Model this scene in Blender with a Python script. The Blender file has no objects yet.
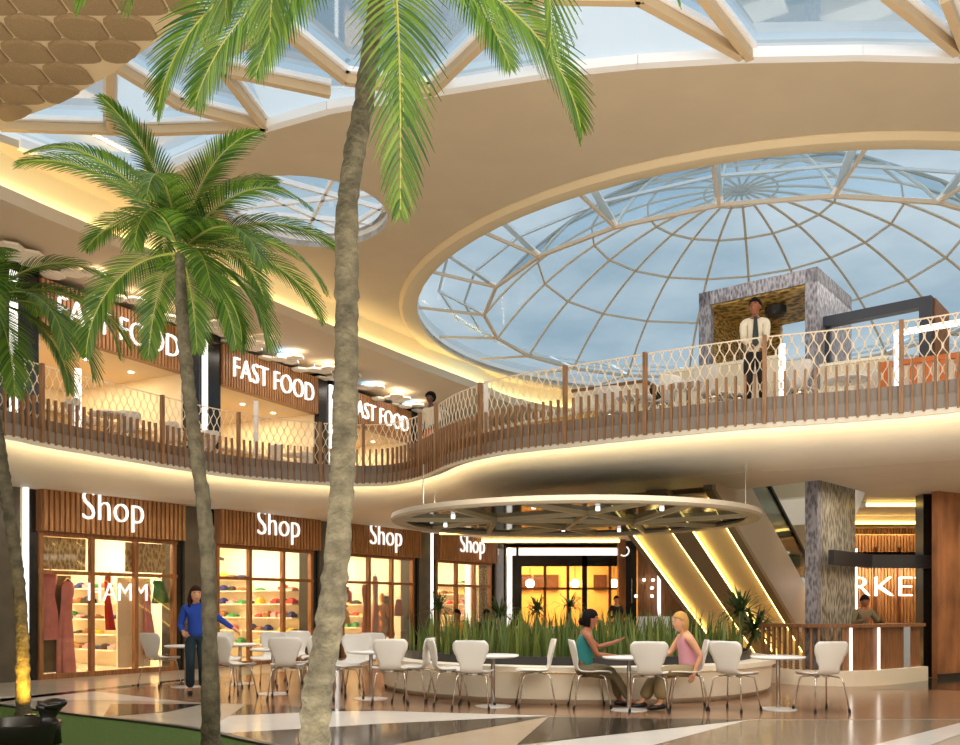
import bpy, math, random
from mathutils import Vector, Matrix, Quaternion, geometry, noise
R = math.radians
PI = math.pi
rnd = random.Random(11)
SC = bpy.context.scene
COL = SC.collection
# ------------------------------------------------------------------ camera frame (960 x 745, level camera with a vertical shift)
F, CX, HY, EH = 900.0, 480.0, 606.0, 1.4
def G(px, py, z=0.0):
    d = (EH - z) * F / (py - HY)
    return Vector(((px - CX) / F * d, d, z))
def V(px, py, d):
    return Vector(((px - CX) / F * d, d, EH + (HY - py) * d / F))
cam = bpy.data.cameras.new('camera')
cam.sensor_fit = 'HORIZONTAL'; cam.sensor_width = 36.0; cam.lens = 36.0 * F / 960.0
cam.shift_x = 0.0; cam.shift_y = (HY - 372.5) / 960.0
cam.clip_start = 0.05; cam.clip_end = 400
camo = bpy.data.objects.new('camera', cam); COL.objects.link(camo)
camo.location = (0, 0, EH); camo.rotation_euler = (R(90), 0, 0)
SC.camera = camo
SC.view_settings.view_transform = 'Standard'; SC.view_settings.look = 'None'
SC.view_settings.gamma = 1.0; SC.view_settings.use_curve_mapping = False
SC.view_settings.exposure = 0.0
try:
    SC.cycles.max_bounces = 10; SC.cycles.transparent_max_bounces = 24
    SC.cycles.diffuse_bounces = 4; SC.cycles.glossy_bounces = 4
    SC.cycles.sample_clamp_indirect = 4.0
    SC.cycles.caustics_reflective = False; SC.cycles.caustics_refractive = False
except Exception:
    pass

# ------------------------------------------------------------------ materials
def lin(c):
    return tuple((x / 255.0 / 12.92) if x / 255.0 <= 0.04045 else ((x / 255.0 + 0.055) / 1.055) ** 2.4 for x in c)
def nt(m):
    m.use_nodes = True
    t = m.node_tree
    return t, t.nodes, t.links, t.nodes.get('Principled BSDF')
def mat(name, rgb, rough=0.5, metal=0.0, var=0.0, vscale=6.0, bump=0.0, bscale=30.0, spec=0.5, stretch=None):
    m = bpy.data.materials.new(name)
    t, N, L, b = nt(m)
    c = lin(rgb)
    b.inputs['Base Color'].default_value = (*c, 1)
    b.inputs['Roughness'].default_value = rough
    b.inputs['Metallic'].default_value = metal
    b.inputs['Specular IOR Level'].default_value = spec
    if var > 0 or bump > 0:
        tc = N.new('ShaderNodeTexCoord')
        vec = tc.outputs['Object']
        if stretch:
            mp = N.new('ShaderNodeMapping'); mp.inputs['Scale'].default_value = stretch
            L.new(vec, mp.inputs['Vector']); vec = mp.outputs['Vector']
    if var > 0:
        n = N.new('ShaderNodeTexNoise'); n.inputs['Scale'].default_value = vscale; n.inputs['Detail'].default_value = 5
        L.new(vec, n.inputs['Vector'])
        r = N.new('ShaderNodeValToRGB')
        r.color_ramp.elements[0].position = 0.3; r.color_ramp.elements[1].position = 0.7
        r.color_ramp.elements[0].color = (*[x * (1 - var) for x in c], 1)
        r.color_ramp.elements[1].color = (*[min(1, x * (1 + var)) for x in c], 1)
        L.new(n.outputs['Fac'], r.inputs['Fac']); L.new(r.outputs['Color'], b.inputs['Base Color'])
    if bump > 0:
        n2 = N.new('ShaderNodeTexNoise'); n2.inputs['Scale'].default_value = bscale; n2.inputs['Detail'].default_value = 6
        L.new(vec, n2.inputs['Vector'])
        bp = N.new('ShaderNodeBump'); bp.inputs['Strength'].default_value = bump; bp.inputs['Distance'].default_value = 0.02
        L.new(n2.outputs['Fac'], bp.inputs['Height']); L.new(bp.outputs['Normal'], b.inputs['Normal'])
    return m
def emit(name, rgb, strength):
    m = bpy.data.materials.new(name)
    t, N, L, b = nt(m)
    c = lin(rgb)
    b.inputs['Base Color'].default_value = (*c, 1)
    b.inputs['Emission Color'].default_value = (*c, 1)
    b.inputs['Emission Strength'].default_value = strength
    return m
def glass(name, rgb, refl=0.12, rough=0.03, fk=0.5):
    m = bpy.data.materials.new(name)
    t, N, L, b = nt(m)
    N.remove(b)
    out = N['Material Output']
    tr = N.new('ShaderNodeBsdfTransparent'); tr.inputs['Color'].default_value = (*lin(rgb), 1)
    gl = N.new('ShaderNodeBsdfGlossy'); gl.inputs['Roughness'].default_value = rough
    fr = N.new('ShaderNodeLayerWeight'); fr.inputs['Blend'].default_value = 0.25
    mu = N.new('ShaderNodeMath'); mu.operation = 'MULTIPLY_ADD'; mu.inputs[1].default_value = fk; mu.inputs[2].default_value = refl * 0.4
    L.new(fr.outputs['Fresnel'], mu.inputs[0])
    mx = N.new('ShaderNodeMixShader')
    L.new(mu.outputs[0], mx.inputs['Fac']); L.new(tr.outputs[0], mx.inputs[1]); L.new(gl.outputs[0], mx.inputs[2])
    L.new(mx.outputs[0], out.inputs['Surface'])
    return m
def leafmat(name, rgb, rgb2):
    m = bpy.data.materials.new(name)
    t, N, L, b = nt(m)
    g = N.new('ShaderNodeNewGeometry')
    r = N.new('ShaderNodeValToRGB')
    r.color_ramp.elements[0].color = (*lin(rgb), 1); r.color_ramp.elements[1].color = (*lin(rgb2), 1)
    L.new(g.outputs['Random Per Island'], r.inputs['Fac'])
    L.new(r.outputs['Color'], b.inputs['Base Color'])
    b.inputs['Roughness'].default_value = 0.45
    tl = N.new('ShaderNodeBsdfTranslucent'); L.new(r.outputs['Color'], tl.inputs['Color'])
    mx = N.new('ShaderNodeMixShader'); mx.inputs['Fac'].default_value = 0.3
    out = N['Material Output']
    L.new(b.outputs[0], mx.inputs[1]); L.new(tl.outputs[0], mx.inputs[2]); L.new(mx.outputs[0], out.inputs['Surface'])
    return m
def woodmat(name, rgb, rough=0.45, var=0.35, scale=(14, 14, 1.2)):
    return mat(name, rgb, rough, var=var, vscale=2.2, bump=0.15, bscale=6, stretch=scale)
def patternmat(name, rgb1, rgb2, sc, rough=0.4, metal=0.0):
    """woven, wavy relief made of a distorted wave pattern"""
    m = bpy.data.materials.new(name)
    t, N, L, b = nt(m)
    tc = N.new('ShaderNodeTexCoord')
    mp = N.new('ShaderNodeMapping'); mp.inputs['Scale'].default_value = sc
    L.new(tc.outputs['Object'], mp.inputs['Vector'])
    v = N.new('ShaderNodeTexVoronoi'); v.feature = 'F1'; v.inputs['Scale'].default_value = 1.0
    L.new(mp.outputs['Vector'], v.inputs['Vector'])
    r = N.new('ShaderNodeValToRGB')
    r.color_ramp.elements[0].position = 0.25; r.color_ramp.elements[1].position = 0.7
    r.color_ramp.elements[0].color = (*lin(rgb2), 1); r.color_ramp.elements[1].color = (*lin(rgb1), 1)
    L.new(v.outputs['Distance'], r.inputs['Fac']); L.new(r.outputs['Color'], b.inputs['Base Color'])
    bp = N.new('ShaderNodeBump'); bp.inputs['Strength'].default_value = 0.6; bp.inputs['Distance'].default_value = 0.03
    L.new(v.outputs['Distance'], bp.inputs['Height']); L.new(bp.outputs['Normal'], b.inputs['Normal'])
    b.inputs['Roughness'].default_value = rough; b.inputs['Metallic'].default_value = metal
    return m

M = {}
M['ceiling'] = mat('ceiling_plaster', (200, 182, 154), 0.7, var=0.04, vscale=1.2, bump=0.05, bscale=40)
M['lip'] = mat('ceiling_lip', (218, 198, 162), 0.6)
M['soffit'] = mat('soffit_plaster', (230, 221, 204), 0.55, var=0.03, vscale=1.5)
M['soffit_up'] = mat('upper_soffit', (208, 190, 164), 0.7)
M['cove'] = mat('cove_white', (250, 238, 200), 0.6)
M['scale'] = mat('scale_tile', (160, 134, 98), 0.7, var=0.18, vscale=60, bump=0.5, bscale=120)
M['scale_lit_edge'] = mat('lit_edge_paint', (222, 198, 158), 0.6)  # pale rim tone, also painting the lit edges between the scales
M['steel_white'] = mat('white_frame', (250, 250, 252), 0.5)
M['beam_tan'] = mat('tan_beam', (206, 180, 142), 0.5)
M['dome_rib'] = mat('dome_rib', (206, 188, 164), 0.5)
M['perf'] = mat('perforated_panel', (244, 244, 244), 0.6, var=0.12, vscale=45)
M['wood'] = woodmat('slat_wood', (172, 122, 76))
M['wood_dark'] = woodmat('dark_wood', (92, 52, 28))
M['wood_mid'] = woodmat('brown_wood', (136, 92, 58))
M['wood_frame'] = woodmat('frame_wood', (148, 98, 56))
M['rail_bar'] = woodmat('railing_bar', (150, 110, 74))
M['rail_mesh'] = mat('railing_mesh', (248, 230, 204), 0.4)
M['plinth'] = mat('railing_plinth', (140, 128, 118), 0.5)
M['floor_tile'] = mat('floor_beige', (206, 194, 176), 0.14, var=0.05, vscale=1.8)
M['floor_brown'] = mat('floor_brown', (148, 114, 88), 0.18, var=0.16, vscale=2.5)
M['floor_white'] = mat('floor_white', (236, 230, 222), 0.14, var=0.03, vscale=2)
M['floor_black'] = mat('floor_black', (52, 48, 44), 0.12, var=0.15, vscale=4)
M['floor_tan'] = mat('floor_tan', (196, 174, 148), 0.14, var=0.05, vscale=2)
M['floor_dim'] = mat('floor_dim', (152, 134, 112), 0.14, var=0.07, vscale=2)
M['floor_upper'] = mat('floor_upper', (200, 186, 166), 0.3)
M['grass'] = mat('lawn', (74, 104, 30), 0.9, var=0.3, vscale=30, bump=0.8, bscale=200)
M['kerb'] = mat('kerb_black', (30, 28, 26), 0.35)
M['white'] = mat('white_shell', (232, 228, 222), 0.32)
M['table'] = mat('table_white', (238, 236, 234), 0.25)
M['chrome'] = mat('chrome', (214, 208, 200), 0.2, metal=1.0)
M['foot'] = mat('rubber_black', (22, 20, 20), 0.6)
M['black'] = mat('gloss_black', (26, 24, 23), 0.22, var=0.2, vscale=3)
M['pillar'] = mat('pillar_stone', (92, 84, 72), 0.25, var=0.2, vscale=2.5)
M['trunk'] = mat('palm_bark', (90, 84, 66), 0.9, var=0.5, vscale=9, bump=1.0, bscale=30)
M['leaf'] = leafmat('palm_leaf', (40, 84, 26), (116, 148, 48))
M['leaf_b'] = leafmat('snake_leaf', (60, 92, 40), (138, 150, 74))
M['leaf_c'] = leafmat('yucca_leaf', (52, 80, 46), (96, 122, 72))
M['rachis'] = mat('palm_rachis', (150, 156, 72), 0.5)
M['soil'] = mat('soil', (48, 38, 30), 0.9, bump=0.5)
M['planter'] = mat('planter_cream', (248, 238, 218), 0.45)
M['glass_sky'] = glass('skylight_glass', (226, 238, 246), 0.08, fk=.25)
M['glass_dome'] = glass('dome_glass', (222, 234, 242), 0.05, fk=.10)
M['glass_shop'] = glass('shop_glass', (250, 246, 238), 0.10)
M['glass_rail'] = glass('balustrade_glass', (196, 206, 200), 0.2)
M['led_warm'] = emit('led_warm', (255, 234, 184), 20.0)
M['led_cove'] = emit('led_cove', (255, 232, 170), 13.0)
M['led_esc'] = emit('led_escalator', (255, 214, 120), 6.0)
M['led_white'] = emit('led_white', (255, 252, 246), 1.5)
M['lamp'] = emit('shop_lamp', (255, 240, 214), 9.0)
M['led_panel'] = emit('led_panel', (255, 218, 130), 9.0)
M['led_planter'] = emit('led_planter', (255, 228, 160), 15)
M['letter'] = emit('letter_white', (255, 255, 252), 0.9)
M['letter_reflection'] = emit('letter_reflection', (250, 240, 220), 0.5)  # faint glow for the painted reflection of the Shop sign
M['wall_cream'] = mat('wall_cream', (246, 236, 212), 0.6)
M['wall_warm'] = mat('wall_warm', (236, 194, 124), 0.6, var=0.12, vscale=1.5)
M['pat_grey'] = patternmat('woven_grey', (150, 148, 156), (100, 98, 106), (24, 24, 9))
M['pat_light'] = patternmat('woven_light', (176, 170, 152), (96, 90, 76), (17, 17, 6))
M['pat_blind'] = patternmat('woven_blind', (232, 210, 166), (160, 130, 92), (20, 20, 8))
M['pat_gold'] = patternmat('woven_gold', (214, 176, 96), (84, 62, 34), (8, 8, 26))
M['rust'] = mat('rust_panel', (150, 100, 64), 0.5, var=0.5, vscale=3, bump=0.2, stretch=(1, 1, 0.35))
M['canopy'] = mat('canopy_rim', (176, 164, 144), 0.5)
M['canopy_glass'] = glass('canopy_glass', (92, 102, 100), 0.3, 0.08)
M['truss'] = mat('canopy_truss', (170, 154, 124), 0.4)
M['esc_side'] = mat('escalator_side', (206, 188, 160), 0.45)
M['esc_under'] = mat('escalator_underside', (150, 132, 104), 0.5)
M['esc_panel'] = mat('escalator_panel', (226, 206, 164), 0.5)
M['dark'] = mat('dark_metal', (44, 42, 42), 0.35)
M['slate'] = mat('slate_beam', (58, 62, 72), 0.4)
M['cloud'] = mat('cloud_panel', (238, 226, 204), 0.5)
M['blue_lamp'] = emit('blue_lamp', (150, 205, 255), 3.0)
M['skin_a'] = mat('skin_light', (214, 158, 122), 0.5)
M['skin_b'] = mat('skin_tan', (150, 92, 62), 0.5)
M['skin_c'] = mat('skin_dark', (96, 60, 44), 0.5)
M['hair_black'] = mat('hair_black', (20, 15, 15), 0.85, spec=.15, bump=0.4, bscale=60)
M['hair_brown'] = mat('hair_brown', (52, 32, 25), 0.85, spec=.15, bump=0.4, bscale=60)
M['hair_blond'] = mat('hair_blond', (190, 146, 84), 0.8, spec=.2, bump=0.4, bscale=60)
M['blue'] = mat('blue_knit', (28, 68, 168), 0.8, bump=0.2, bscale=90)
M['jeans'] = mat('dark_teal_denim', (22, 44, 56), 0.8)
M['teal'] = mat('teal_cotton', (30, 116, 116), 0.8)
M['khaki'] = mat('khaki_cotton', (150, 132, 96), 0.8)
M['khaki_dark'] = mat('olive_cotton', (110, 98, 72), 0.8)
M['pink'] = mat('pink_cotton', (206, 146, 160), 0.8)
M['shirt'] = mat('cream_shirt', (236, 226, 204), 0.7)
M['tie'] = mat('dark_tie', (20, 34, 34), 0.5)
M['trouser'] = mat('dark_trouser', (34, 30, 30), 0.8)
M['mustard'] = mat('mustard_cotton', (206, 150, 50), 0.8)
M['shoe'] = mat('black_shoe', (20, 18, 20), 0.35)
M['eye_white'] = mat('eye_white', (186, 176, 168), 0.6)
M['lip_red'] = mat('lip_red', (170, 80, 74), 0.5)
M['cloth_pink'] = mat('pink_satin', (222, 140, 146), 0.4, var=0.15, vscale=5)
M['cloth_red'] = mat('red_cloth', (196, 44, 40), 0.6)
M['cloth_green'] = mat('green_cloth', (60, 140, 84), 0.6)
M['cloth_navy'] = mat('navy_cloth', (40, 48, 110), 0.6)
M['cloth_yellow'] = mat('yellow_cloth', (214, 180, 70), 0.6)
M['cloth_dark'] = mat('charcoal_cloth', (46, 42, 44), 0.7)
M['orange'] = mat('orange_panel', (226, 120, 44), 0.4)
M['ivory'] = mat('ivory_laminate', (236, 226, 204), 0.35)
M['mannequin'] = mat('tan_mannequin', (222, 150, 80), 0.45)

def perfmat():
    m = bpy.data.materials.new('perforated_panel')
    t, N, L, b = nt(m)
    N.remove(b); out = N['Material Output']
    df = N.new('ShaderNodeBsdfDiffuse'); df.inputs['Color'].default_value = (.85, .85, .85, 1)
    tl = N.new('ShaderNodeBsdfTranslucent'); tl.inputs['Color'].default_value = (.95, .95, .95, 1)
    tp = N.new('ShaderNodeBsdfTransparent')
    tc = N.new('ShaderNodeTexCoord'); vo = N.new('ShaderNodeTexVoronoi'); vo.inputs['Scale'].default_value = 22; vo.inputs['Randomness'].default_value = 0
    L.new(tc.outputs['Object'], vo.inputs['Vector'])
    lt = N.new('ShaderNodeMath'); lt.operation = 'LESS_THAN'; lt.inputs[1].default_value = .28; L.new(vo.outputs['Distance'], lt.inputs[0])
    m1 = N.new('ShaderNodeMixShader'); m1.inputs['Fac'].default_value = .75; L.new(df.outputs[0], m1.inputs[1]); L.new(tl.outputs[0], m1.inputs[2])
    m2 = N.new('ShaderNodeMixShader'); L.new(lt.outputs[0], m2.inputs['Fac']); L.new(m1.outputs[0], m2.inputs[1]); L.new(tp.outputs[0], m2.inputs[2])
    L.new(m2.outputs[0], out.inputs['Surface'])
    return m
M['perf'] = perfmat()
# ------------------------------------------------------------------ mesh helpers
class MB:
    def __init__(s): s.v = []; s.f = []; s.m = []
    def add(s, vs, fs, mi=0):
        o = len(s.v); s.v.extend([tuple(x) for x in vs]); s.f.extend([tuple(i + o for i in f) for f in fs]); s.m.extend([mi] * len(fs))
        return s
    def box(s, c, sz, rz=0.0, mx=None, mi=0):
        x, y, z = [a / 2 for a in sz]
        vs = [Vector((i * x, j * y, k * z)) for i in (-1, 1) for j in (-1, 1) for k in (-1, 1)]
        r = mx if mx is not None else Matrix.Rotation(rz, 3, 'Z')
        vs = [r @ v + Vector(c) for v in vs]
        return s.add(vs, [(0, 1, 3, 2), (4, 6, 7, 5), (0, 4, 5, 1), (2, 3, 7, 6), (0, 2, 6, 4), (1, 5, 7, 3)], mi)
    def bar(s, p, q, w, h, mi=0, up=(0, 0, 1)):
        p = Vector(p); q = Vector(q); d = q - p; L = d.length; d = d / L
        u = Vector(up); 
        if abs(d.dot(u)) > 0.99: u = Vector((0, 1, 0))
        a = d.cross(u).normalized(); b = a.cross(d).normalized()
        return s.box((p + q) / 2, (L, w, h), mx=Matrix((d, a, b)).transposed(), mi=mi)
    def tube(s, pts, r, n=8, cap=True, mi=0, sq=None):
        pts = [Vector(p) for p in pts]; k = len(pts)
        rr = r if isinstance(r, (list, tuple)) else [r] * k
        T = [(pts[min(i + 1, k - 1)] - pts[max(i - 1, 0)]).normalized() for i in range(k)]
        u = T[0].orthogonal().normalized() if abs(T[0].z) > 0.9 else T[0].cross(Vector((0, 0, 1))).normalized()
        vs = []; 
        for i in range(k):
            if i:
                q = T[i - 1].rotation_difference(T[i]); u = (q @ u); u = (u - T[i] * u.dot(T[i])).normalized()
            w = T[i].cross(u)
            for j in range(n):
                a = 2 * PI * j / n
                vs.append(pts[i] + u * (math.cos(a) * rr[i]) + w * (math.sin(a) * rr[i] * (sq or 1)))
        fs = [(i * n + j, i * n + (j + 1) % n, (i + 1) * n + (j + 1) % n, (i + 1) * n + j) for i in range(k - 1) for j in range(n)]
        if cap: fs += [tuple(reversed(range(n))), tuple(range((k - 1) * n, k * n))]
        return s.add(vs, fs, mi)
    def lathe(s, prof, n=24, c=(0, 0, 0), a0=0.0, a1=None, mi=0, cap=True):
        full = a1 is None; a1 = a0 + 2 * PI if full else a1
        m = n if full else n + 1; c = Vector(c); vs = []
        for (r, z) in prof:
            for j in range(m):
                a = a0 + (a1 - a0) * j / n
                vs.append(c + Vector((r * math.cos(a), r * math.sin(a), z)))
        fs = []
        for i in range(len(prof) - 1):
            for j in range(n):
                k = (j + 1) % m
                fs.append((i * m + j, i * m + k, (i + 1) * m + k, (i + 1) * m + j))
        if full and cap:
            if prof[0][0] > 1e-6: fs.append(tuple(reversed(range(m))))
            if prof[-1][0] > 1e-6: fs.append(tuple(range((len(prof) - 1) * m, len(prof) * m)))
        return s.add(vs, fs, mi)
    def prism(s, poly, z0, z1, mi=0, holes=()):
        loops = [[Vector((p[0], p[1], 0)) for p in poly]] + [[Vector((p[0], p[1], 0)) for p in h] for h in holes]
        tri = geometry.tessellate_polygon(loops)
        flat = [p for l in loops for p in l]
        n = len(flat)
        vs = [(p.x, p.y, z0) for p in flat] + [(p.x, p.y, z1) for p in flat]
        fs = []
        for t in tri:
            a, b, c = [flat[i] for i in t]
            ccw = (b - a).cross(c - a).z > 0
            t = tuple(t) if ccw else tuple(reversed(t))
            fs.append(tuple(i + n for i in t)); fs.append(tuple(reversed(t)))
        o = 0
        for l in loops:
            k = len(l)
            for i in range(k):
                fs.append((o + i, o + (i + 1) % k, n + o + (i + 1) % k, n + o + i))
            o += k
        return s.add(vs, fs, mi)
    def grid(s, rows, mi=0, closed=False):
        m = len(rows[0]); vs = [p for r in rows for p in r]
        fs = [(i * m + j, i * m + (j + 1) % m, (i + 1) * m + (j + 1) % m, (i + 1) * m + j) for i in range(len(rows) - 1) for j in range(m if closed else m - 1)]
        return s.add(vs, fs, mi)
    def ball(s, c, r, n=12, k=8, mi=0, mx=None):
        c = Vector(c); rx, ry, rz = r if isinstance(r, (tuple, list)) else (r, r, r)
        vs = []; fs = []
        for i in range(k + 1):
            t = PI * i / k
            for j in range(n):
                a = 2 * PI * j / n
                p = Vector((rx * math.sin(t) * math.cos(a), ry * math.sin(t) * math.sin(a), rz * math.cos(t)))
                vs.append(c + (mx @ p if mx is not None else p))
        fs = [(i * n + j, (i + 1) * n + j, (i + 1) * n + (j + 1) % n, i * n + (j + 1) % n) for i in range(k) for j in range(n)]
        return s.add(vs, fs, mi)
    def mesh(s, me, mx=None, mi=0):
        vs = [(mx @ v.co) if mx is not None else v.co.copy() for v in me.vertices]
        return s.add(vs, [tuple(p.vertices) for p in me.polygons], mi)
    def build(s, name, m, parent=None, smooth=False, angle=None):
        me = bpy.data.meshes.new(name); me.from_pydata(s.v, [], s.f)
        ms = m if isinstance(m, (list, tuple)) else [m]
        for x in ms: me.materials.append(M[x] if isinstance(x, str) else x)
        if len(ms) > 1: me.polygons.foreach_set('material_index', s.m)
        me.polygons.foreach_set('use_smooth', [bool(smooth)] * len(me.polygons))
        me.update()
        if smooth and angle: 
            try: me.set_sharp_from_angle(angle=R(angle))
            except Exception: pass
        o = bpy.data.objects.new(name, me); COL.objects.link(o)
        if parent is not None: o.parent = parent
        return o
def recalc(o):
    import bmesh
    b = bmesh.new(); b.from_mesh(o.data); bmesh.ops.recalc_face_normals(b, faces=b.faces); b.to_mesh(o.data); b.free()
    return o
def tag(o, label=None, cat=None, group=None, kind=None):
    if label: o['label'] = label
    if cat: o['category'] = cat
    if group: o['group'] = group
    if kind: o['kind'] = kind
    return o
def empty(name, loc=(0, 0, 0), rz=0.0):
    o = bpy.data.objects.new(name, None); COL.objects.link(o); o.location = loc; o.rotation_euler = (0, 0, rz)
    o.empty_display_size = 0.1
    return o
def thing(name, label, cat, loc=(0, 0, 0), rz=0.0, group=None, kind=None):
    return tag(empty(name, loc, rz), label, cat, group, kind)
def struct(o): o['kind'] = 'structure'; return o
def kids(o):
    return [c for c in bpy.data.objects if c.parent == o]
def copy_tree(o, parent=None):
    ch = KID.get(o.name)
    if ch is None: ch = kids(o); KID[o.name] = ch
    c = o.copy(); COL.objects.link(c)
    if parent is not None: c.parent = parent
    for x in ch: copy_tree(x, c)
    return c
KID = {}
def text_mesh(body, width=None, height=None, depth=0.02):
    cu = bpy.data.curves.new('t', 'FONT'); cu.body = body; cu.size = 1.0; cu.extrude = 0.5; cu.offset = -0.018; cu.align_x = 'LEFT'; cu.resolution_u = 4
    o = bpy.data.objects.new('t', cu); COL.objects.link(o)
    dg = bpy.context.evaluated_depsgraph_get()
    me = bpy.data.meshes.new_from_object(o.evaluated_get(dg))
    bpy.data.objects.remove(o); bpy.data.curves.remove(cu)
    xs = [v.co.x for v in me.vertices]; ys = [v.co.y for v in me.vertices]
    x0, x1, y0, y1 = min(xs), max(xs), min(ys), max(ys)
    for v in me.vertices:
        v.co.x = (v.co.x - x0) / (x1 - x0); v.co.y = v.co.y - 0.0; v.co.z = v.co.z * depth
    # y: baseline stays 0; scaled so that a capital is 'height' tall (capital height of the built-in face is about 0.70)
    k = height / 0.70
    for v in me.vertices: v.co.y *= k; v.co.x = (v.co.x - 0.5) * width
    return me
def letters(body, origin, d, n, width, height, name, m, parent, depth=0.05, mirror=False):
    me = text_mesh(body, width, height, depth)
    d = Vector(d).normalized(); n = Vector(n).normalized(); u = Vector((0, 0, 1))
    if mirror: d = -d
    mx = Matrix((d, u, n)).transposed().to_4x4(); mx.translation = Vector(origin)
    b = MB().mesh(me, mx)
    bpy.data.meshes.remove(me)
    return b.build(name, m, parent)
def spline(pts, step):
    """Catmull-Rom through pts, resampled at even steps; returns list of Vectors"""
    P = [Vector(p) for p in pts]; P = [P[0] * 2 - P[1]] + P + [P[-1] * 2 - P[-2]]
    raw = []
    for i in range(1, len(P) - 2):
        a, b, c, d = P[i - 1], P[i], P[i + 1], P[i + 2]
        for k in range(24):
            t = k / 24
            raw.append(0.5 * ((2 * b) + (c - a) * t + (2 * a - 5 * b + 4 * c - d) * t * t + (3 * b - a - 3 * c + d) * t ** 3))
    raw.append(P[-2])
    out = [raw[0]]; acc = 0.0
    for i in range(1, len(raw)):
        seg = (raw[i] - raw[i - 1]).length
        while acc + seg >= step and seg > 1e-9:
            t = (step - acc) / seg
            p = raw[i - 1].lerp(raw[i], t); out.append(p)
            raw[i - 1] = p; seg = (raw[i] - p).length; acc = 0.0
        acc += seg
    return out
def inward(pts):
    n = []
    for i in range(len(pts)):
        d = pts[min(i + 1, len(pts) - 1)] - pts[max(i - 1, 0)]
        n.append(Vector((-d.y, d.x, 0)).normalized())
    return n
# ================================================================== THE SETTING
Z_UP = 4.35           # upper storey floor
Z_CE = 8.6            # main ceiling
# ------------------------------------------------------------------ ground floor with its inlaid stone pattern
fl = MB()
fl.prism([(-24, 3), (24, 3), (24, 44), (-24, 44)], -0.2, 0.0, 0)
def inlay(pix, mi, lift, extra=()):
    pts = [G(x, y) if not isinstance(x, tuple) else Vector((x[0], x[1], 0)) for x, y in pix]
    pts += [Vector((a, b, 0)) for a, b in extra]
    vs = [(p.x, p.y, lift) for p in pts]
    tri = geometry.tessellate_polygon([[Vector((v[0], v[1], 0)) for v in vs]])
    fs = []
    for t in tri:
        a, b, c = [Vector(vs[i]) for i in t]
        fs.append(tuple(t) if (b - a).cross(c - a).z > 0 else tuple(reversed(t)))
    fl.add(vs, fs, mi)
# brown seating floor around the round planter
inlay([(105, 692), (150, 698), (190, 702), (245, 704.5), (330, 708), (380, 710.6), (445, 713.2), (517, 715), (600, 717.5), (671, 718.3), (748, 719.3), (850, 719.6), (965, 719)], 1, 0.002,
      [(8.6, 11.3), (10.0, 13.5), (9.6, 16.5), (6.9, 19.5), (5.0, 21.5), (1.5, 22.6), (-1.8, 22.0), (-3.6, 20.3), (-5.2, 17.4)])
inlay([(0, 699), (190, 678.6), (190, 680.2), (0, 702)], 3, 0.003)                                   # dark line along the shop walk
inlay([(95, 691.5), (190, 702.4), (238, 704), (90, 700), (0, 701.5), (-60, 706), (-60, 700)], 2, 0.003)
inlay([(111, 704), (203, 704.2), (168, 712), (103, 717)], 3, 0.004)
inlay([(246, 704.6), (329, 708.2), (380, 710.8), (330, 711.6), (230, 716)], 3, 0.005)
inlay([(230, 716), (330, 711.6), (380, 711.2), (549, 716), (380, 724), (305, 729), (221, 733.5), (200, 733)], 2, 0.004)
inlay([(549, 716.6), (380, 724), (305, 729), (221, 733.6), (250, 745), (330, 752), (403, 743.5)], 3, 0.005)
inlay([(549, 717), (403, 743.5), (330, 756), (440, 770), (517, 745)], 4, 0.004)
inlay([(549, 717), (600, 718), (671, 719), (748, 720), (560, 740.5), (517, 745)], 3, 0.006)
inlay([(748, 720.4), (560, 741), (440, 770), (560, 775), (655, 745)], 2, 0.005)
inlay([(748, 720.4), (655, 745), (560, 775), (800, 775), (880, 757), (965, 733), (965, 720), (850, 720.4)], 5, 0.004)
inlay([(965, 722), (965, 733), (932, 745), (880, 757), (800, 775), (760, 775)], 2, 0.006)
inlay([(870, 690), (934, 678), (1000, 668), (1000, 692), (934, 690)], 3, 0.004)
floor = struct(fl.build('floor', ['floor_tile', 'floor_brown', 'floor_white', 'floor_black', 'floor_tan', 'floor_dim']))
# lawn bed with black kerb, lower left
edge = [Vector((p.x, p.y, 0)) for p in (G(-70, 699), G(0, 708.5), G(68, 717.5), G(140, 726), G(200, 734.5), G(245, 745))] + [Vector((-1.2, 7.9, 0)), Vector((-0.1, 6.6, 0)), Vector((0.5, 5.2, 0))]
edge = spline(edge, 0.25)
lawn_poly = [(p.x, p.y) for p in edge] + [(0.4, 3.2), (-11, 3.2), (-11, edge[0].y)]
lw = MB().prism(lawn_poly, 0.0, 0.035).build('lawn', 'grass')
tag(lw, 'bright green mown lawn bed behind a black kerb', 'lawn', kind='stuff')
kn = inward(edge)
kb = MB().grid([[p - n * 0.02 + Vector((0, 0, z)) if o == 0 else p + n * o + Vector((0, 0, z)) for p, n in zip(edge, kn)] for o, z in ((0, 0.0), (0, 0.06), (0.055, 0.06), (0.055, 0.0))])
struct(recalc(kb.build('trim_1', 'kerb')))

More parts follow.
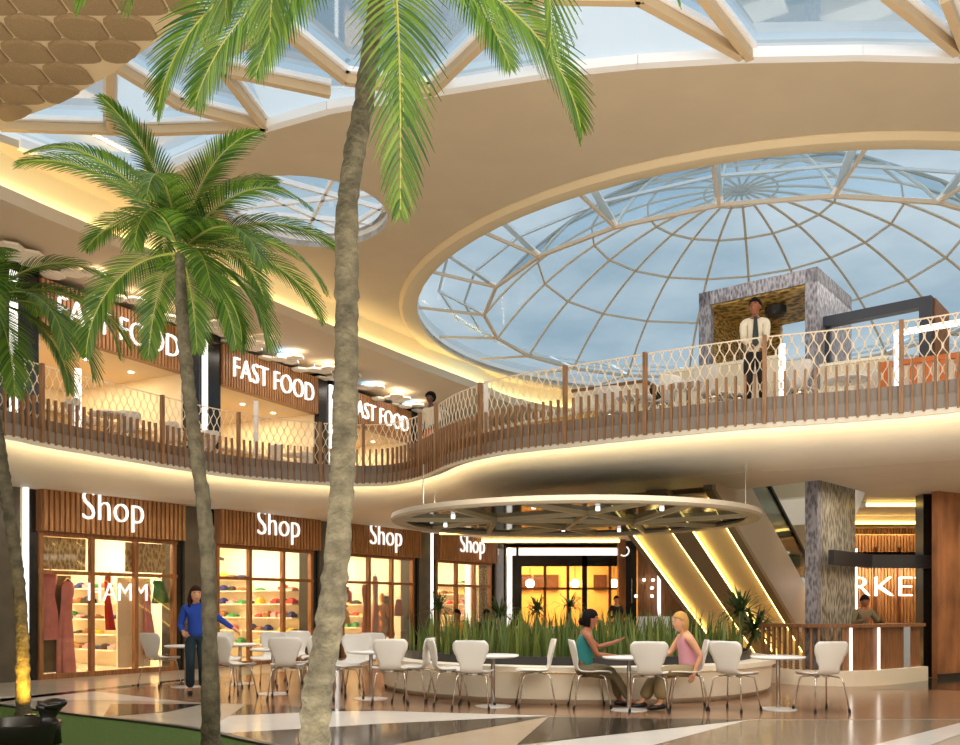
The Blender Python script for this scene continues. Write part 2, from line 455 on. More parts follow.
# ------------------------------------------------------------------ upper slab with its curving balcony edge
ED = [(-5.6 - 4.2, 11.2)] + [(G_.x, G_.y) for G_ in [Vector(((px - CX) / F * (2475 / (HY - py)), 2475 / (HY - py), 0)) for px, py in
      ((0, 432), (35, 439), (77, 447), (130, 456.2), (205, 469), (265, 476.4), (330, 481), (369, 481.8), (395, 480), (421, 474), (447, 462.6), (480, 453.5), (515, 447.5), (581, 440),
       (657, 431.5), (755, 422), (857, 414.5), (957, 404.7))]] + [(8.2, 10.9), (10.2, 9.0)]
EDGE = spline([Vector((x, y, 0)) for x, y in ED], 0.16)
EN = inward(EDGE)
for _ in range(6):
    EN = [(EN[max(i - 1, 0)] + EN[i] * 2 + EN[min(i + 1, len(EN) - 1)]).normalized() for i in range(len(EN))]
def off(d, z): return [p + n * d + Vector((0, 0, z)) for p, n in zip(EDGE, EN)]
VOID = [(2.0, 19.0), (2.3, 18.1), (4.3, 17.9), (4.75, 17.2), (5.95, 15.75), (7.45, 17.4), (9.0, 21.5), (9.0, 24), (7, 26), (2.0, 23)]
inner = [p + n * 1.35 for p, n in zip(EDGE, EN)]
outer_poly = [(p.x, p.y) for p in inner] + [(15, 10), (15, 40), (-16, 40), (-16, 12)]
sl = MB()
sl.prism(outer_poly, 3.6, 4.30, 0, holes=[VOID])
PROF = [(0.30, 4.20), (0.34, 4.06), (0.40, 3.97), (0.48, 3.88), (0.60, 3.79), (0.76, 3.71), (0.95, 3.65), (1.15, 3.61), (1.42, 3.60)]
slab = struct(sl.build('upper_floor_slab', 'soffit'))
sk = MB().grid([off(d, z) for d, z in PROF])
struct(sk.build('trim_2', 'soffit', smooth=True))
lpb = MB().prism([(p.x, p.y) for p in off(0.02, 0)] + [(p.x, p.y) for p in reversed(off(.065, 0))], 4.055, 4.14)
struct(lpb.build('trim_9', 'soffit'))
dk = MB().prism([(p.x, p.y) for p in off(0.02, 0)] + [(p.x, p.y) for p in reversed(off(1.6, 0))], 4.13, 4.33)
struct(dk.build('trim_3', 'plinth'))
uf = MB().prism([(p.x, p.y) for p in off(1.3, 0)] + [(15, 10), (15, 40), (-16, 40), (-16, 12)], 4.30, Z_UP, holes=[VOID])
struct(uf.build('floor_2', 'floor_upper'))
# warm light strip hidden below the edge
ls = MB().grid([off(.072, z) for z in (4.075, 4.125)])
o = ls.build('led_strip', 'led_warm'); tag(o, 'warm light strip tucked under the wavy balcony edge', 'light strip')

# ------------------------------------------------------------------ railing: plinth, bars, wire mesh, posts (divided into its real lengths between bends)
cuts = [0]
L_ = len(EDGE); SECN = 5
names = ['at the far left before the first food sign', 'behind the middle palm before the second food sign', 'in the inward bend beside the tall palm', 'between the bend and the grey portal', 'in front of the grey portal and black beam']
bounds = [0]
for px in (128, 322, 424, 600):
    bounds.append(min(range(L_), key=lambda i: abs(CX + F * EDGE[i].x / EDGE[i].y - px) if EDGE[i].y > 0 else 1e9))
bounds.append(L_ - 1)
for si in range(5):
    a, b = bounds[si], bounds[si + 1]
    seg = EDGE[a:b + 1]; nr = EN[a:b + 1]
    rt = thing('balcony_railing', 'bar railing with pale diamond wire ' + names[si], 'railing', (seg[len(seg) // 2].x, seg[len(seg) // 2].y, 4.13), group='lengths of the balcony railing')
    O = Vector(rt.location)
    def loc(p): return p - O
    pl = MB().grid([[loc(p + n * d + Vector((0, 0, z))) for p, n in zip(seg, nr)] for d, z in ((0.06, 4.13), (0.06, 4.52), (0.12, 4.52), (0.12, 4.13))])
    recalc(pl.build('plinth', 'plinth', rt))
    bars = MB(); posts = []
    acc = 0
    fine = spline(seg, 0.142); fn = inward(fine)
    for i, (p, n) in enumerate(zip(fine, fn)):
        t = Vector((n.y, -n.x, 0))
        rz = math.atan2(t.y, t.x)
        if i % 13 == 6:
            posts.append((p, rz))
        else:
            bars.box(loc(p + n * 0.02 + Vector((0, 0, 4.49))), (0.032, 0.055, 0.76), rz)
    bars.build('bars', 'rail_bar', rt)
    for p, rz in posts:
        MB().box(loc(p + Vector((0, 0, 4.77))), (0.06, 0.075, 1.31), rz).build('post', 'rail_bar', rt)
    # wavy wire strands that touch their neighbours: diamonds
    ms = MB()
    fs_ = spline(seg, 0.076); fnn = inward(fs_)
    z0, z1, K = 4.52, 5.42, 22
    for i in range(len(fs_) - 1):
        p, n = fs_[i], fnn[i]
        t = (fs_[i + 1] - p).normalized()
        sg = 1 if i % 2 else -1
        rows = []
        for k in range(K + 1):
            ph = k / K * 2.75 * 2 * PI
            c_ = math.cos(ph); s_ = max(-1, min(1, c_ * 1.15))
            c = p + n * 0.085 + t * (sg * s_ * 0.033) + Vector((0, 0, z0 + (z1 - z0) * k / K))
            rows.append([loc(c - t * 0.009), loc(c - n * 0.012), loc(c + t * 0.009)])
        ms.grid(rows)
    ms.build('wire_mesh', 'rail_mesh', rt)
    MB().tube([loc(p + n * 0.085 + Vector((0, 0, 5.425))) for p, n in zip(seg[::2], nr[::2])], 0.012, 5).build('top_wire', 'rail_mesh', rt)

# ------------------------------------------------------------------ main ceiling with its openings
DC = Vector((6.6, 22.2, 0)); DR = 8.15          # round opening of the dome
AP = Vector((6.4, 22.1, 0)); AR = 6.3           # glass dome
def circ(c, r, n, a0=0): return [(c.x + r * math.cos(a0 + 2 * PI * i / n), c.y + r * math.sin(a0 + 2 * PI * i / n)) for i in range(n)]
COVE = spline([Vector((x, y, 0)) for x, y in ((-11.5, 7.5), (-9.6, 10.8), (-7.65, 14.2), (-7.2, 15.05), (-5.3, 18.3), (-3.46, 21.5), (-2.0, 23.9), (-0.9, 25.6), (0.0, 27.0), (1.0, 28.6), (3, 30.2), (6.6, 30.9), (11, 29.9), (14.5, 27))], 0.3)
CN = inward(COVE)
SK_FAR = [(-7.25, 14.15), (-6.86, 14.6), (-6.31, 15.2), (-5.65, 15.25), (-4.52, 14.5), (-3.25, 13.6), (-2.2, 13.1), (-.69, 12.66), (1.0, 12.2), (2.1, 12.0), (3.4, 11.87), (5, 11.82), (6.3, 11.87), (7.6, 11.7)]
SK_NEAR = [(-8.2, 13.15), (-7.1, 13.3), (-6.0, 12.75), (-4.9, 12.0), (-4.05, 11.3), (-3.4, 10.7), (-2.8, 9.6), (-2.5, 8.2), (-2.0, 6.8), (0, 5.6), (3, 5.2), (6, 6.0), (8.4, 8.4), (8.6, 10.3)]
SKY = SK_NEAR + list(reversed(SK_FAR))
SMC = Vector((-3.2, 16.55, 0)); SMR = 1.5
cl = MB()
cl.prism([(p.x, p.y) for p in COVE] + [(20, 27), (20, 3), (-11.5, 3)], Z_CE, Z_CE + 0.12, 0, holes=[circ(DC, DR, 72), SKY, circ(SMC, SMR, 40)])
ceil_ = struct(cl.build('ceiling', 'ceiling'))
# rounded lips
lp = MB().lathe([(DR - 0.02, 0.02), (DR - 0.02, -0.05), (DR + 0.06, -0.10), (DR + 0.34, -0.10), (DR + 0.42, -0.02), (DR + 0.42, 0.02)], 72, (DC.x, DC.y, Z_CE), cap=False)
struct(lp.build('trim_4', 'lip', smooth=True, angle=40))
up = MB().lathe([(DR, 0.0), (DR, 0.42), (DR + 0.16, 0.42), (DR + 0.16, 0.1)], 72, (DC.x, DC.y, Z_CE), cap=False)
struct(up.build('trim_5', 'steel_white', smooth=True, angle=40))
up = MB().lathe([(SMR, 0.0), (SMR, 0.4), (SMR + 0.1, 0.4), (SMR + 0.1, 0.1)], 40, (SMC.x, SMC.y, Z_CE), cap=False)
struct(up.build('trim_6', 'steel_white', smooth=True, angle=40))
# scale-patterned ceiling field, upper left
SCP = [(-8.2, 13.15), (-7.1, 13.3), (-6.0, 12.75), (-4.9, 12.0), (-4.05, 11.3), (-3.4, 10.7), (-2.8, 9.6), (-2.5, 8.2), (-2.4, 6.0), (-9.9, 6.0), (-9.9, 10.5)]
scb = MB().prism(SCP, Z_CE - 0.10, Z_CE + 0.1)
struct(scb.build('ceiling_2', 'scale_lit_edge'))
def inside(x, y, poly):
    r = False; j = len(poly) - 1
    for i in range(len(poly)):
        xi, yi = poly[i]; xj, yj = poly[j]
        if (yi > y) != (yj > y) and x < (xj - xi) * (y - yi) / (yj - yi) + xi: r = not r
        j = i
    return r
tl = MB()
sx, sy = 0.60, 0.48
for r_ in range(-2, 20):
    for c_ in range(-4, 16):
        x = -10 + c_ * sx + (sx / 2 if r_ % 2 else 0); y = 5.8 + r_ * sy
        outl = []
        # scale outline: flat far edge, ogee sides
        for u, v in ((-.46, -.20), (-.40, -.36), (-.25, -.47), (0, -.53), (.25, -.47), (.40, -.36), (.46, -.20), (.46, .22), (.40, .30), (.25, .36), (.0, .37), (-.25, .36), (-.40, .30), (-.46, .22)):
            outl.append((x + u * sx * 1.045, y + v * sy * 1.23))
        if not inside(x, y, SCP): continue
        cl_ = []
        for a, b in outl:
            k_ = 1.0
            while k_ > .1 and not inside(x + (a - x) * k_, y + (b - y) * k_, SCP): k_ -= .06
            cl_.append((x + (a - x) * k_, y + (b - y) * k_))
        outl = cl_
        k = len(outl); zb = Z_CE - 0.10
        vs = []
        for (a, b) in outl: vs.append((a, b, zb - 0.005))
        for (a, b) in outl: vs.append((x + (a - x) * .94, y + (b - y) * .94, zb - 0.012 - 0.035 * (.5 - (b - y) / sy)))
        fs = [(i, k + i, k + (i + 1) % k, (i + 1) % k) for i in range(k)] + [tuple(range(k, 2 * k))]
        tl.add(vs, fs)
o = recalc(tl.build('ceiling_3', 'scale')); struct(o)
# ------------------------------------------------------------------ big skylight: beams, white frames, panes and perforated panels
zg = Z_CE + 0.10
rt = thing('triangulated_skylight', 'long triangulated glass skylight with tan beams above the palms', 'skylight', (0, 10, Z_CE)); O = Vector(rt.location)
def sw(p, z=Z_CE): return Vector((p[0], p[1], z)) - O
def top(px, py, z=Z_CE):
    d = (z - EH) * F / (HY - py); return ((px - CX) / F * d, d)
BE = [(top(0, 128.5), top(145, 133)), (top(110, 65), top(110, 130)), (top(110, 65), top(180, 108)), (top(180, 108), top(265, 129)), (top(192, 0), top(212, 60)), (top(212, 60), top(265, 129)),
      (top(330, 95), top(200, 68)), (top(345, 82), top(280, 30)), (top(345, 82), top(431, 94)), (top(280, 30), top(212, 60)), (top(528, 0), top(555, 74)), (top(528, 0), top(431, 94)), (top(528, 0), (0.4, 8.0)),
      (top(640, 2), top(742, 58)), (top(640, 2), top(528, 0)), (top(700, -4), top(750, 59)), (top(700, -4), (2.0, 8.0)), (top(884, -4), top(957, 54)), (top(945, 0), top(966, 54)), (top(884, -4), (5.5, 8)), (top(640, 2), (1.2, 8.2)), (top(145, 133), top(150, 178)), (top(145, 133), top(265, 129))]
for p, q in BE:
    b = MB().bar(sw(p, Z_CE + 0.03), sw(q, Z_CE + 0.03), 0.10, 0.12).build('beam', 'beam_tan', rt)
    MB().bar(sw(p, Z_CE + 0.14), sw(q, Z_CE + 0.14), 0.20, 0.07).build('white_frame', 'steel_white', b)
for lst in (SK_FAR, SK_NEAR):
    fr = MB()
    for i in range(len(lst) - 1):
        fr.bar(sw(lst[i], Z_CE + 0.065), sw(lst[i + 1], Z_CE + 0.065), 0.14, 0.14)
    fr.build('edge_frame', 'steel_white', rt)
pn = MB()
tri = geometry.tessellate_polygon([[Vector((x, y, 0)) for x, y in SKY]])
pn.add([sw(p, zg + 0.12) for p in SKY], [tuple(t) for t in tri])
pn.build('glass_panes', 'glass_sky', rt)
for poly in ([top(531, 3), top(640, 3), top(738, 57.5), top(640, 64), top(558, 72)], [top(531, 3), top(640, 3), (1.0, 8.6), (0.5, 8.6)], [top(112, 68), top(178, 108), top(147, 131), top(112, 128)], [top(250, 88), top(328, 97), top(400, 98), top(330, 111), top(268, 127)]):
    MB().prism(poly, zg + 0.02, zg + 0.06).__class__
    b = MB().prism([(x - O.x, y - O.y) for x, y in poly], zg + 0.02 - O.z, zg + 0.06 - O.z)
    tag(b.build('perforated_panel', 'perf', rt), 'white perforated sun panel')
# ------------------------------------------------------------------ small round skylight
rt = thing('round_skylight', 'small round skylight with crossing white bars behind the tall palm', 'skylight', (SMC.x, SMC.y, Z_CE)); O = Vector(rt.location)
MB().lathe([(SMR - 0.10, 0.22), (SMR - 0.10, 0.34), (SMR, 0.34), (SMR, 0.22)], 40, cap=False).build('ring_frame', 'steel_white', rt)
MB().lathe([(0.0, 0.36), (SMR, 0.36)], 40, cap=False).build('glass_pane', 'glass_sky', rt)
for p, q in (((-1.45, .35), (1.45, -.3)), ((-1.2, -.85), (.55, 1.38)), ((-.3, 1.45), (.8, -1.25)), ((-1.4, .5), (1.1, .98)), ((-.9, -1.18), (1.42, .4)), ((-1.48, -.2), (.2, -1.48)), ((.45, 1.4), (1.48, .1))):
    MB().bar((p[0], p[1], .27), (q[0], q[1], .27), 0.06, 0.09).build('bar', 'steel_white', rt)
# ------------------------------------------------------------------ glass dome
rt = thing('glass_dome', 'large glass dome with radiating ribs over the round ceiling opening', 'dome', (AP.x, AP.y, Z_CE + 0.0)); O = Vector(rt.location)
NR = 20; RISE = 3.02
A0 = R(250.5)
SPH = (AR * AR + RISE * RISE) / (2 * RISE)
def dome(r, a, dz=0.0):
    return Vector((r * math.cos(a), r * math.sin(a), math.sqrt(max(0, SPH * SPH - r * r)) - (SPH - RISE) + dz))
for k in range(NR):
    a = A0 + k * 2 * PI / NR
    MB().tube([dome(AR * (0.03 + 0.97 * i / 16), a) for i in range(17)], 0.034, 6).build('rib', 'dome_rib', rt)
    e = Vector((AR * math.cos(a), AR * math.sin(a), 0))
    # annulus bar out to the ring wall
    dirv = Vector((math.cos(a), math.sin(a), 0)); c0 = Vector((DC.x - AP.x, DC.y - AP.y, 0))
    bq = dirv.dot(c0); t = bq + math.sqrt(bq * bq - c0.dot(c0) + (DR - .03) ** 2)
    MB().bar(e + Vector((0, 0, .0)), dirv * t + Vector((0, 0, .2)), 0.05, 0.06).build('outer_bar', 'dome_rib', rt)
    if k % 1 == 0:
        MB().bar(e + Vector((0, 0, .02)), e * 1.0 + dirv * 1.15 + Vector((0, 0, .62)), 0.15, 0.05).build('strut', 'steel_white', rt)
ring = [Vector((AR * math.cos(A0 + k * 2 * PI / NR), AR * math.sin(A0 + k * 2 * PI / NR), 0)) for k in range(NR)]
b = MB()
for k in range(NR): b.bar(ring[k], ring[(k + 1) % NR], 0.07, 0.07)
b.build('base_ring', 'dome_rib', rt)
b = MB()
ro = [p * ((AR + 1.12) / AR) + Vector((0, 0, .62)) for p in ring]
for k in range(NR): b.bar(ro[k], ro[(k + 1) % NR], 0.06, 0.06)
b.build('upper_ring', 'steel_white', rt)
b = MB()
rm = [p * ((AR + 0.5) / AR) + Vector((0, 0, .30)) for p in ring]
for k in range(NR): b.bar(rm[k], rm[(k + 1) % NR], 0.05, 0.05)
b.build('middle_ring', 'steel_white', rt)
for fr_ in (0.14, 0.36, 0.58, 0.79):
    pts = [dome(AR * fr_, A0 + k * 2 * PI / NR) for k in range(NR)]
    b = MB()
    for k in range(NR): b.bar(pts[k], pts[(k + 1) % NR], 0.04, 0.05)
    b.build('ring', 'dome_rib', rt)
MB().lathe([(0.26, RISE - 0.05), (0.26, RISE + 0.03), (0.0, RISE + 0.03)], 20, cap=False).build('hub', 'dome_rib', rt)
MB().grid([[dome(AR * max(.002, i / 10), A0 + k * 2 * PI / NR, 0.05) for k in range(NR)] for i in range(11)], closed=True).build('dome_panes', 'glass_dome', rt)
b = MB()
rows = []
for k in range(NR):
    a = A0 + k * 2 * PI / NR; dirv = Vector((math.cos(a), math.sin(a), 0)); bq = dirv.dot(c0); t = bq + math.sqrt(bq * bq - c0.dot(c0) + (DR + .1) ** 2)
    rows.append((ring[k] + Vector((0, 0, .06)), dirv * t + Vector((0, 0, .25))))
MB().grid([[r[0] for r in rows], [r[1] for r in rows]], closed=True).build('outer_panes', 'glass_dome', rt)

# ------------------------------------------------------------------ cove with hidden light and the lower soffit of the upper shops
cb = MB().grid([[p + n * 0.0 + Vector((0, 0, z)) for p, n in zip(COVE, CN)] for z in (8.02, Z_CE + .02)])
struct(cb.build('trim_7', 'cove', smooth=True))
fa = MB().grid([[p - n * d + Vector((0, 0, z)) for p, n in zip(COVE, CN)] for d, z in ((0.0, 8.0), (0.16, 8.0), (0.16, 7.78), (0.0, 7.77))])
struct(recalc(fa.build('trim_8', 'soffit_up')))
ls = MB().grid([[p - n * d + Vector((0, 0, 8.012)) for p, n in zip(COVE, CN)] for d in (0.03, 0.11)])
o = ls.build('led_strip', 'led_cove'); tag(o, 'warm light strip lying on the ceiling cove ledge', 'light strip')
so = MB().prism([(p.x, p.y) for p in COVE] + [(16, 27), (16, 40), (-16, 40), (-16, 7.5)], 7.77, 7.9)
struct(so.build('ceiling_4', 'soffit_up'))
# outer walls that close the hall behind the shops
bw = MB().box((0, 40, 4.3), (34, 0.3, 8.8)); struct(bw.build('wall_back', 'wall_cream'))
bw = MB().box((-16, 24, 4.3), (0.3, 36, 8.8)); struct(bw.build('wall_left', 'wall_cream'))
bw = MB().box((20, 21, 4.3), (0.3, 40, 8.8)); struct(bw.build('wall_right', 'wall_cream'))
bw = MB().box((0, -14, 5.0), (44, 0.3, 10)); struct(bw.build('wall_front', 'wall_cream'))
bw = MB().prism([(-24, -14), (24, -14), (24, 3), (-24, 3)], -0.2, 0.0); struct(bw.build('floor_3', 'floor_tile'))
bw = MB().prism([(-24, -14), (24, -14), (24, 3), (-24, 3)], Z_CE, Z_CE + .12); struct(bw.build('ceiling_5', 'ceiling'))
# ================================================================== GROUND-FLOOR SHOPS
FO = Vector((-8.35, 17.0, 0)); FD = Vector((.555, .832, 0)).normalized(); FN = Vector((FD.y, -FD.x, 0)); UPV = Vector((0, 0, 1))
def frame_obj(o, origin, d):
    o.location = origin; o.rotation_euler = (0, 0, math.atan2(d.y, d.x)); return o
# local axes of every shop unit: x along the front (left to right), y into the shop, z up
PITCH = 4.2; T0 = -.27
TL = ['far left shop', 'second shop from the left', 'third shop, right of the tall palm', 'fourth shop, behind the planter']
def lbox(b, x0, x1, y0, y1, z0, z1, mi=0): return b.box(((x0 + x1) / 2, (y0 + y1) / 2, (z0 + z1) / 2), (abs(x1 - x0), abs(y1 - y0), abs(z1 - z0)), mi=mi)
def pillar(i, t, label):
    p = FO + FD * t
    rt = thing('shop_pillar', label, 'pillar', group='dark pillars between the shops'); frame_obj(rt, p, FD)
    b = MB(); lbox(b, -.62, -.10, -.05, .55, 0, 3.62); b.build('stone_face', 'pillar', rt)
    b = MB(); lbox(b, -.80, -.62, .02, .5, 0, 3.62); lbox(b, .07, .26, .02, .5, 0, 3.62); b.build('dark_edge', 'black', rt)
    b = MB(); lbox(b, -.055, .045, -.09, -.05, 0, 3.61); b.build('light_post', 'led_white' if i < 4 else 'black', rt)
    return rt
PLAB = ['dark pillar with white light post at far left behind the small palm', 'dark pillar with white light post behind the woman in blue', 'dark pillar hidden mostly by the tall palm trunk', 'dark pillar with slim white light post behind the yucca', 'plain dark pillar at the corner by the cafe light frame']
for i in range(5): pillar(i, T0 + PITCH * i, PLAB[i])
def shop(i):
    t = T0 + PITCH * i
    p = FO + FD * t
    x0, x1 = .28, 3.42
    rt = thing('storefront', 'wood framed window of the ' + TL[i], 'storefront', group='storefronts on the ground floor'); frame_obj(rt, p, FD)
    b = MB()
    xs = [x0 + .05, x0 + 1.12, x0 + 2.12, x1 - .07] if i != 1 else [x0 + .05, x0 + 1.02, x0 + 2.10, x1 - .07]
    for x in xs: lbox(b, x - .04, x + .04, -.02, .10, 0, 2.82)
    lbox(b, x0, x1, -.018, .098, 2.01, 2.08); lbox(b, x0, x1, -.018, .098, 0.0, 0.10); lbox(b, x0, x1, -.018, .098, 2.74, 2.82)
    b.build('window_frame', 'wood_frame', rt)
    b = MB(); lbox(b, x0, x1, .035, .045, .1, 2.8); b.build('glass_pane', 'glass_shop', rt)
    # fascia sign with slats
    sg = thing('shop_sign', 'white Shop lettering on slats above the ' + TL[i], 'sign', group='Shop signs'); frame_obj(sg, p, FD)
    b = MB(); lbox(b, x0 - .04, x1 + .10, -.16, .12, 2.82, 3.60); b.build('board', 'wood_mid', sg)
    b = MB(); n = 30
    for k in range(n):
        x = x0 - .02 + (x1 - x0 + .1) * (k + .5) / n
        lbox(b, x - .032, x + .032, -.205, -.155, 2.82, 3.60)
    b.build('slats', 'wood', sg)
    cx = [1.72, 2.0, 1.85, 1.95][i]
    letters('Shop', (cx, -.235, 3.09), (1, 0, 0), (0, -1, 0), 1.36, .60, 'lettering', 'letter', sg, .05)
    # room behind the window
    rm = thing('shop_room', 'cream lit shop interior of the ' + TL[i], 'shop interior', kind='structure'); frame_obj(rm, p, FD)
    b = MB(); lbox(b, x0 - .2, x1 + .3, 5.0, 5.1, 0, 3.6); lbox(b, x0 - .3, x0 - .2, .12, 5.0, 0, 3.6); lbox(b, x1 + .3, x1 + .4, .12, 5.0, 0, 3.6); lbox(b, x0 - .2, x1 + .3, .12, 5.0, 3.3, 3.4)
    b.build('walls', 'wall_cream', rm)
    for yy in (1.2, 3.2):
        l = thing('ceiling_lamp', ('front' if yy < 2 else 'rear') + ' glowing ceiling panel inside the ' + TL[i], 'lamp', group='ceiling panels in the shops'); frame_obj(l, p + FD * 1.85 + FN * (-yy) + UPV * 3.27, FD)
        b = MB(); lbox(b, -1.2, 1.2, -.35, .35, -.02, .03); b.build('housing', 'steel_white', l)
        b = MB(); lbox(b, -1.1, 1.1, -.28, .28, -.03, -.02); b.build('diffuser', 'lamp', l)
    return rt, p
CL = ['cloth_dark', 'cloth_navy', 'cloth_red', 'cloth_green', 'cloth_yellow', 'cloth_pink', 'wood_mid']
def at(p, x, y, z): return p + FD * x - FN * y + UPV * z
def shelf(i, p, y0, w, nsh, where):
    Os = at(p, 3.34, y0 + w, 0)
    rt = thing('display_shelf', 'white display shelving inside the ' + TL[i] + where, 'shelf', group='shop shelves'); frame_obj(rt, Os, FN)
    b = MB(); lbox(b, 0, w, .3, .34, 0, 2.1); b.build('back_panel', 'ivory', rt)
    for k in range(nsh):
        z = .35 + k * .36
        b = MB(); lbox(b, 0, w, 0, .3, z, z + .03); b.build('shelf_board', 'ivory', rt)
        n = 6
        for q in range(n):
            if rnd.random() < .25: continue
            c = CL[rnd.randrange(len(CL))]
            h = rnd.uniform(.08, .2); ww = w / n * rnd.uniform(.55, .85)
            g = MB(); lbox(g, -ww / 2, ww / 2, -.11, .11, 0, h * .55); g.ball((0, 0, h * .55), (ww * .5, .11, h * .4), 8, 6)
            f = g.build('folded_garment', c); frame_obj(f, Os + FN * (w * (q + .5) / n) + FD * .15 + UPV * (z + .03), FN)
            tag(f, 'folded garments and goods on the shelves of the ' + TL[i], 'clothes', 'goods on the shelves of the ' + TL[i])
def table_display(i, p, x, y, c='wood_mid'):
    rt = thing('display_table', 'low wooden display block inside the ' + TL[i], 'display table'); frame_obj(rt, at(p, x, y, 0), FD)
    b = MB(); lbox(b, -.5, .5, -.3, .3, 0.06, .8); b.build('body', c, rt)
    b = MB(); lbox(b, -.55, .55, -.35, .35, .8, .85); b.build('top', 'ivory', rt)
    b = MB(); lbox(b, -.46, .46, -.26, .26, 0, .06); b.build('plinth', 'dark', rt)
def interp1(tab, v):
    for (a, x), (b, y) in zip(tab, tab[1:]):
        if v <= b: return x + (y - x) * (v - a) / (b - a)
    return tab[-1][1]
def gown(name, label, cat, o, d, w, h, m, taper=.5, seed=0, group=None):
    """hanging garment: a folded tube of cloth with wavy hem and shoulders"""
    r = random.Random(seed); rows = []; n = 40
    for k in range(25):
        v = k / 24
        z = h * (1 - v)
        ww = w * interp1(((0, .34), (.05, .62), (.10, .70), (.2, .58), (.36, taper), (.6, taper * .45 + .55), (1, 1.0)), v)
        row = []
        for j in range(n):
            a = 2 * PI * j / n
            f = 1 + .05 * math.sin(7 * a + seed) + .2 * v * math.sin(5 * a + seed + 2.5 * v)
            row.append(Vector((ww / 2 * math.cos(a) * f + .05 * math.sin(3 * v + seed), ww / 5 * math.sin(a) * f, z)))
        rows.append(row)
    b = MB().grid(rows, closed=True)
    rt = thing(name, label, cat, group=group); frame_obj(rt, o, d)
    b.build('fabric', m, rt, smooth=True)
    MB().tube([(-w * .3, 0, h * .97), (0, 0, h + .08), (w * .3, 0, h * .97)], .012, 5).build('hanger', 'chrome', rt)
    return rt
s0, p0 = shop(0); s1, p1 = shop(1); s2, p2_ = shop(2); s3, p3_ = shop(3)
# shop 1: gowns, partition, HAMM window lettering
shelf(0, p0, 2.2, 2.0, 5, '')
table_display(0, p0, 1.8, 2.9, 'cloth_navy')
gown('pink_gown', 'long pink satin gown hanging at the left edge of the far left window', 'gown', at(p0, .55, .22, .75), FD, .55, 1.35, 'cloth_pink', .45, 1)
gown('pink_gown', 'slanting pink satin gown on the floor side of the first window bay', 'gown', at(p0, 1.02, .24, .08), FD, .4, 1.8, 'cloth_pink', .6, 3)
gown('red_scarf', 'red scarf cloth hanging beside the HAMM lettering', 'scarf', at(p0, 1.98, .3, .9), FD, .22, 1.15, 'cloth_red', .5, 4)
gown('pink_dress', 'slim pink dress behind the right bay of the HAMM window', 'dress', at(p0, 2.85, .22, .35), FD, .3, 1.5, 'cloth_pink', .5, 5)
gown('green_shirt', 'green top hanging high behind the right bay of the HAMM window', 'top', at(p0, 3.12, .24, 1.45), FD, .4, .5, 'cloth_green', .7, 6)
gown('green_scarf', 'green and blue scarf on the back rail of the first shop', 'scarf', at(p0, 1.55, 3.9, 1.6), FD, .3, .45, 'cloth_green', .7, 7)
gown('red_dress', 'small bright red dress on the back rail of the first shop', 'dress', at(p0, 2.0, 3.9, 1.2), FD, .35, .7, 'cloth_red', .5, 8)
for k, (xx, zz0, zz1, w_) in enumerate(((.74, .1, 2.0, .86), (2.62, .1, 2.0, .80))):
    pn = MB(); lbox(pn, -w_ / 2, w_ / 2, 0, .05, zz0, zz1)
    o = pn.build('partition_board', 'khaki_dark' if k == 0 else 'wall_cream'); frame_obj(o, at(p0, xx, .38, 0), FD)
    tag(o, ['dark olive partition board behind the pink gowns', 'taupe partition board behind the slim pink dress'][k], 'panel')
for k, (xx, zz) in enumerate(((.84, 2.1), (2.72, 2.1))):
    o = MB().box((0, 0, .32), (.98, .03, .62)).build('woven_blind', 'pat_blind'); frame_obj(o, at(p0, xx, .14, zz), FD)
    tag(o, ['woven blind in the upper left pane of the far left shop', 'woven blind in the upper right pane of the far left shop'][k], 'blind')
hm = letters('HAMM', (2.0, .02, 1.50), (1, 0, 0), (0, -1, 0), 1.35, .38, 'window_lettering', 'letter', None, .03); frame_obj(hm, p0, FD)
tag(hm, 'thin white HAMM lettering on the far left shop window', 'lettering')
# shop 2: shoe shelves, wooden blocks
shelf(1, p1, .7, 1.8, 5, ', front half'); shelf(1, p1, 2.6, 2.2, 6, ', rear half')
table_display(1, p1, 1.25, 2.4); 
rt = thing('wall_cabinet', 'dark framed wall cabinet in the upper left of the second shop', 'cabinet'); frame_obj(rt, at(p1, .45, 3.0, 2.0), FD)
b = MB(); lbox(b, 0, .9, 0, .05, .55, .62); lbox(b, 0, .9, 0, .05, 0, .07); lbox(b, 0, .07, 0, .05, 0, .6); lbox(b, .83, .9, 0, .05, 0, .6); b.build('frame', 'wood_dark', rt)
b = MB(); lbox(b, .05, .85, .05, .3, .05, .57); b.build('body', 'wall_cream', rt)
for k, (xa, xb, y_, z_) in enumerate(((.3, 1.5, 2.0, 2.75), (1.2, 2.7, 2.6, 2.62))):
    o = MB().bar((0, 0, 0), (xb - xa, 0, -.28), .07, .07).build('track_light', 'dark'); frame_obj(o, at(p1, xa, y_, z_ + .3), FD)
    tag(o, ['short dark ceiling track in the second shop upper left', 'long dark ceiling track crossing the second shop'][k], 'track light')
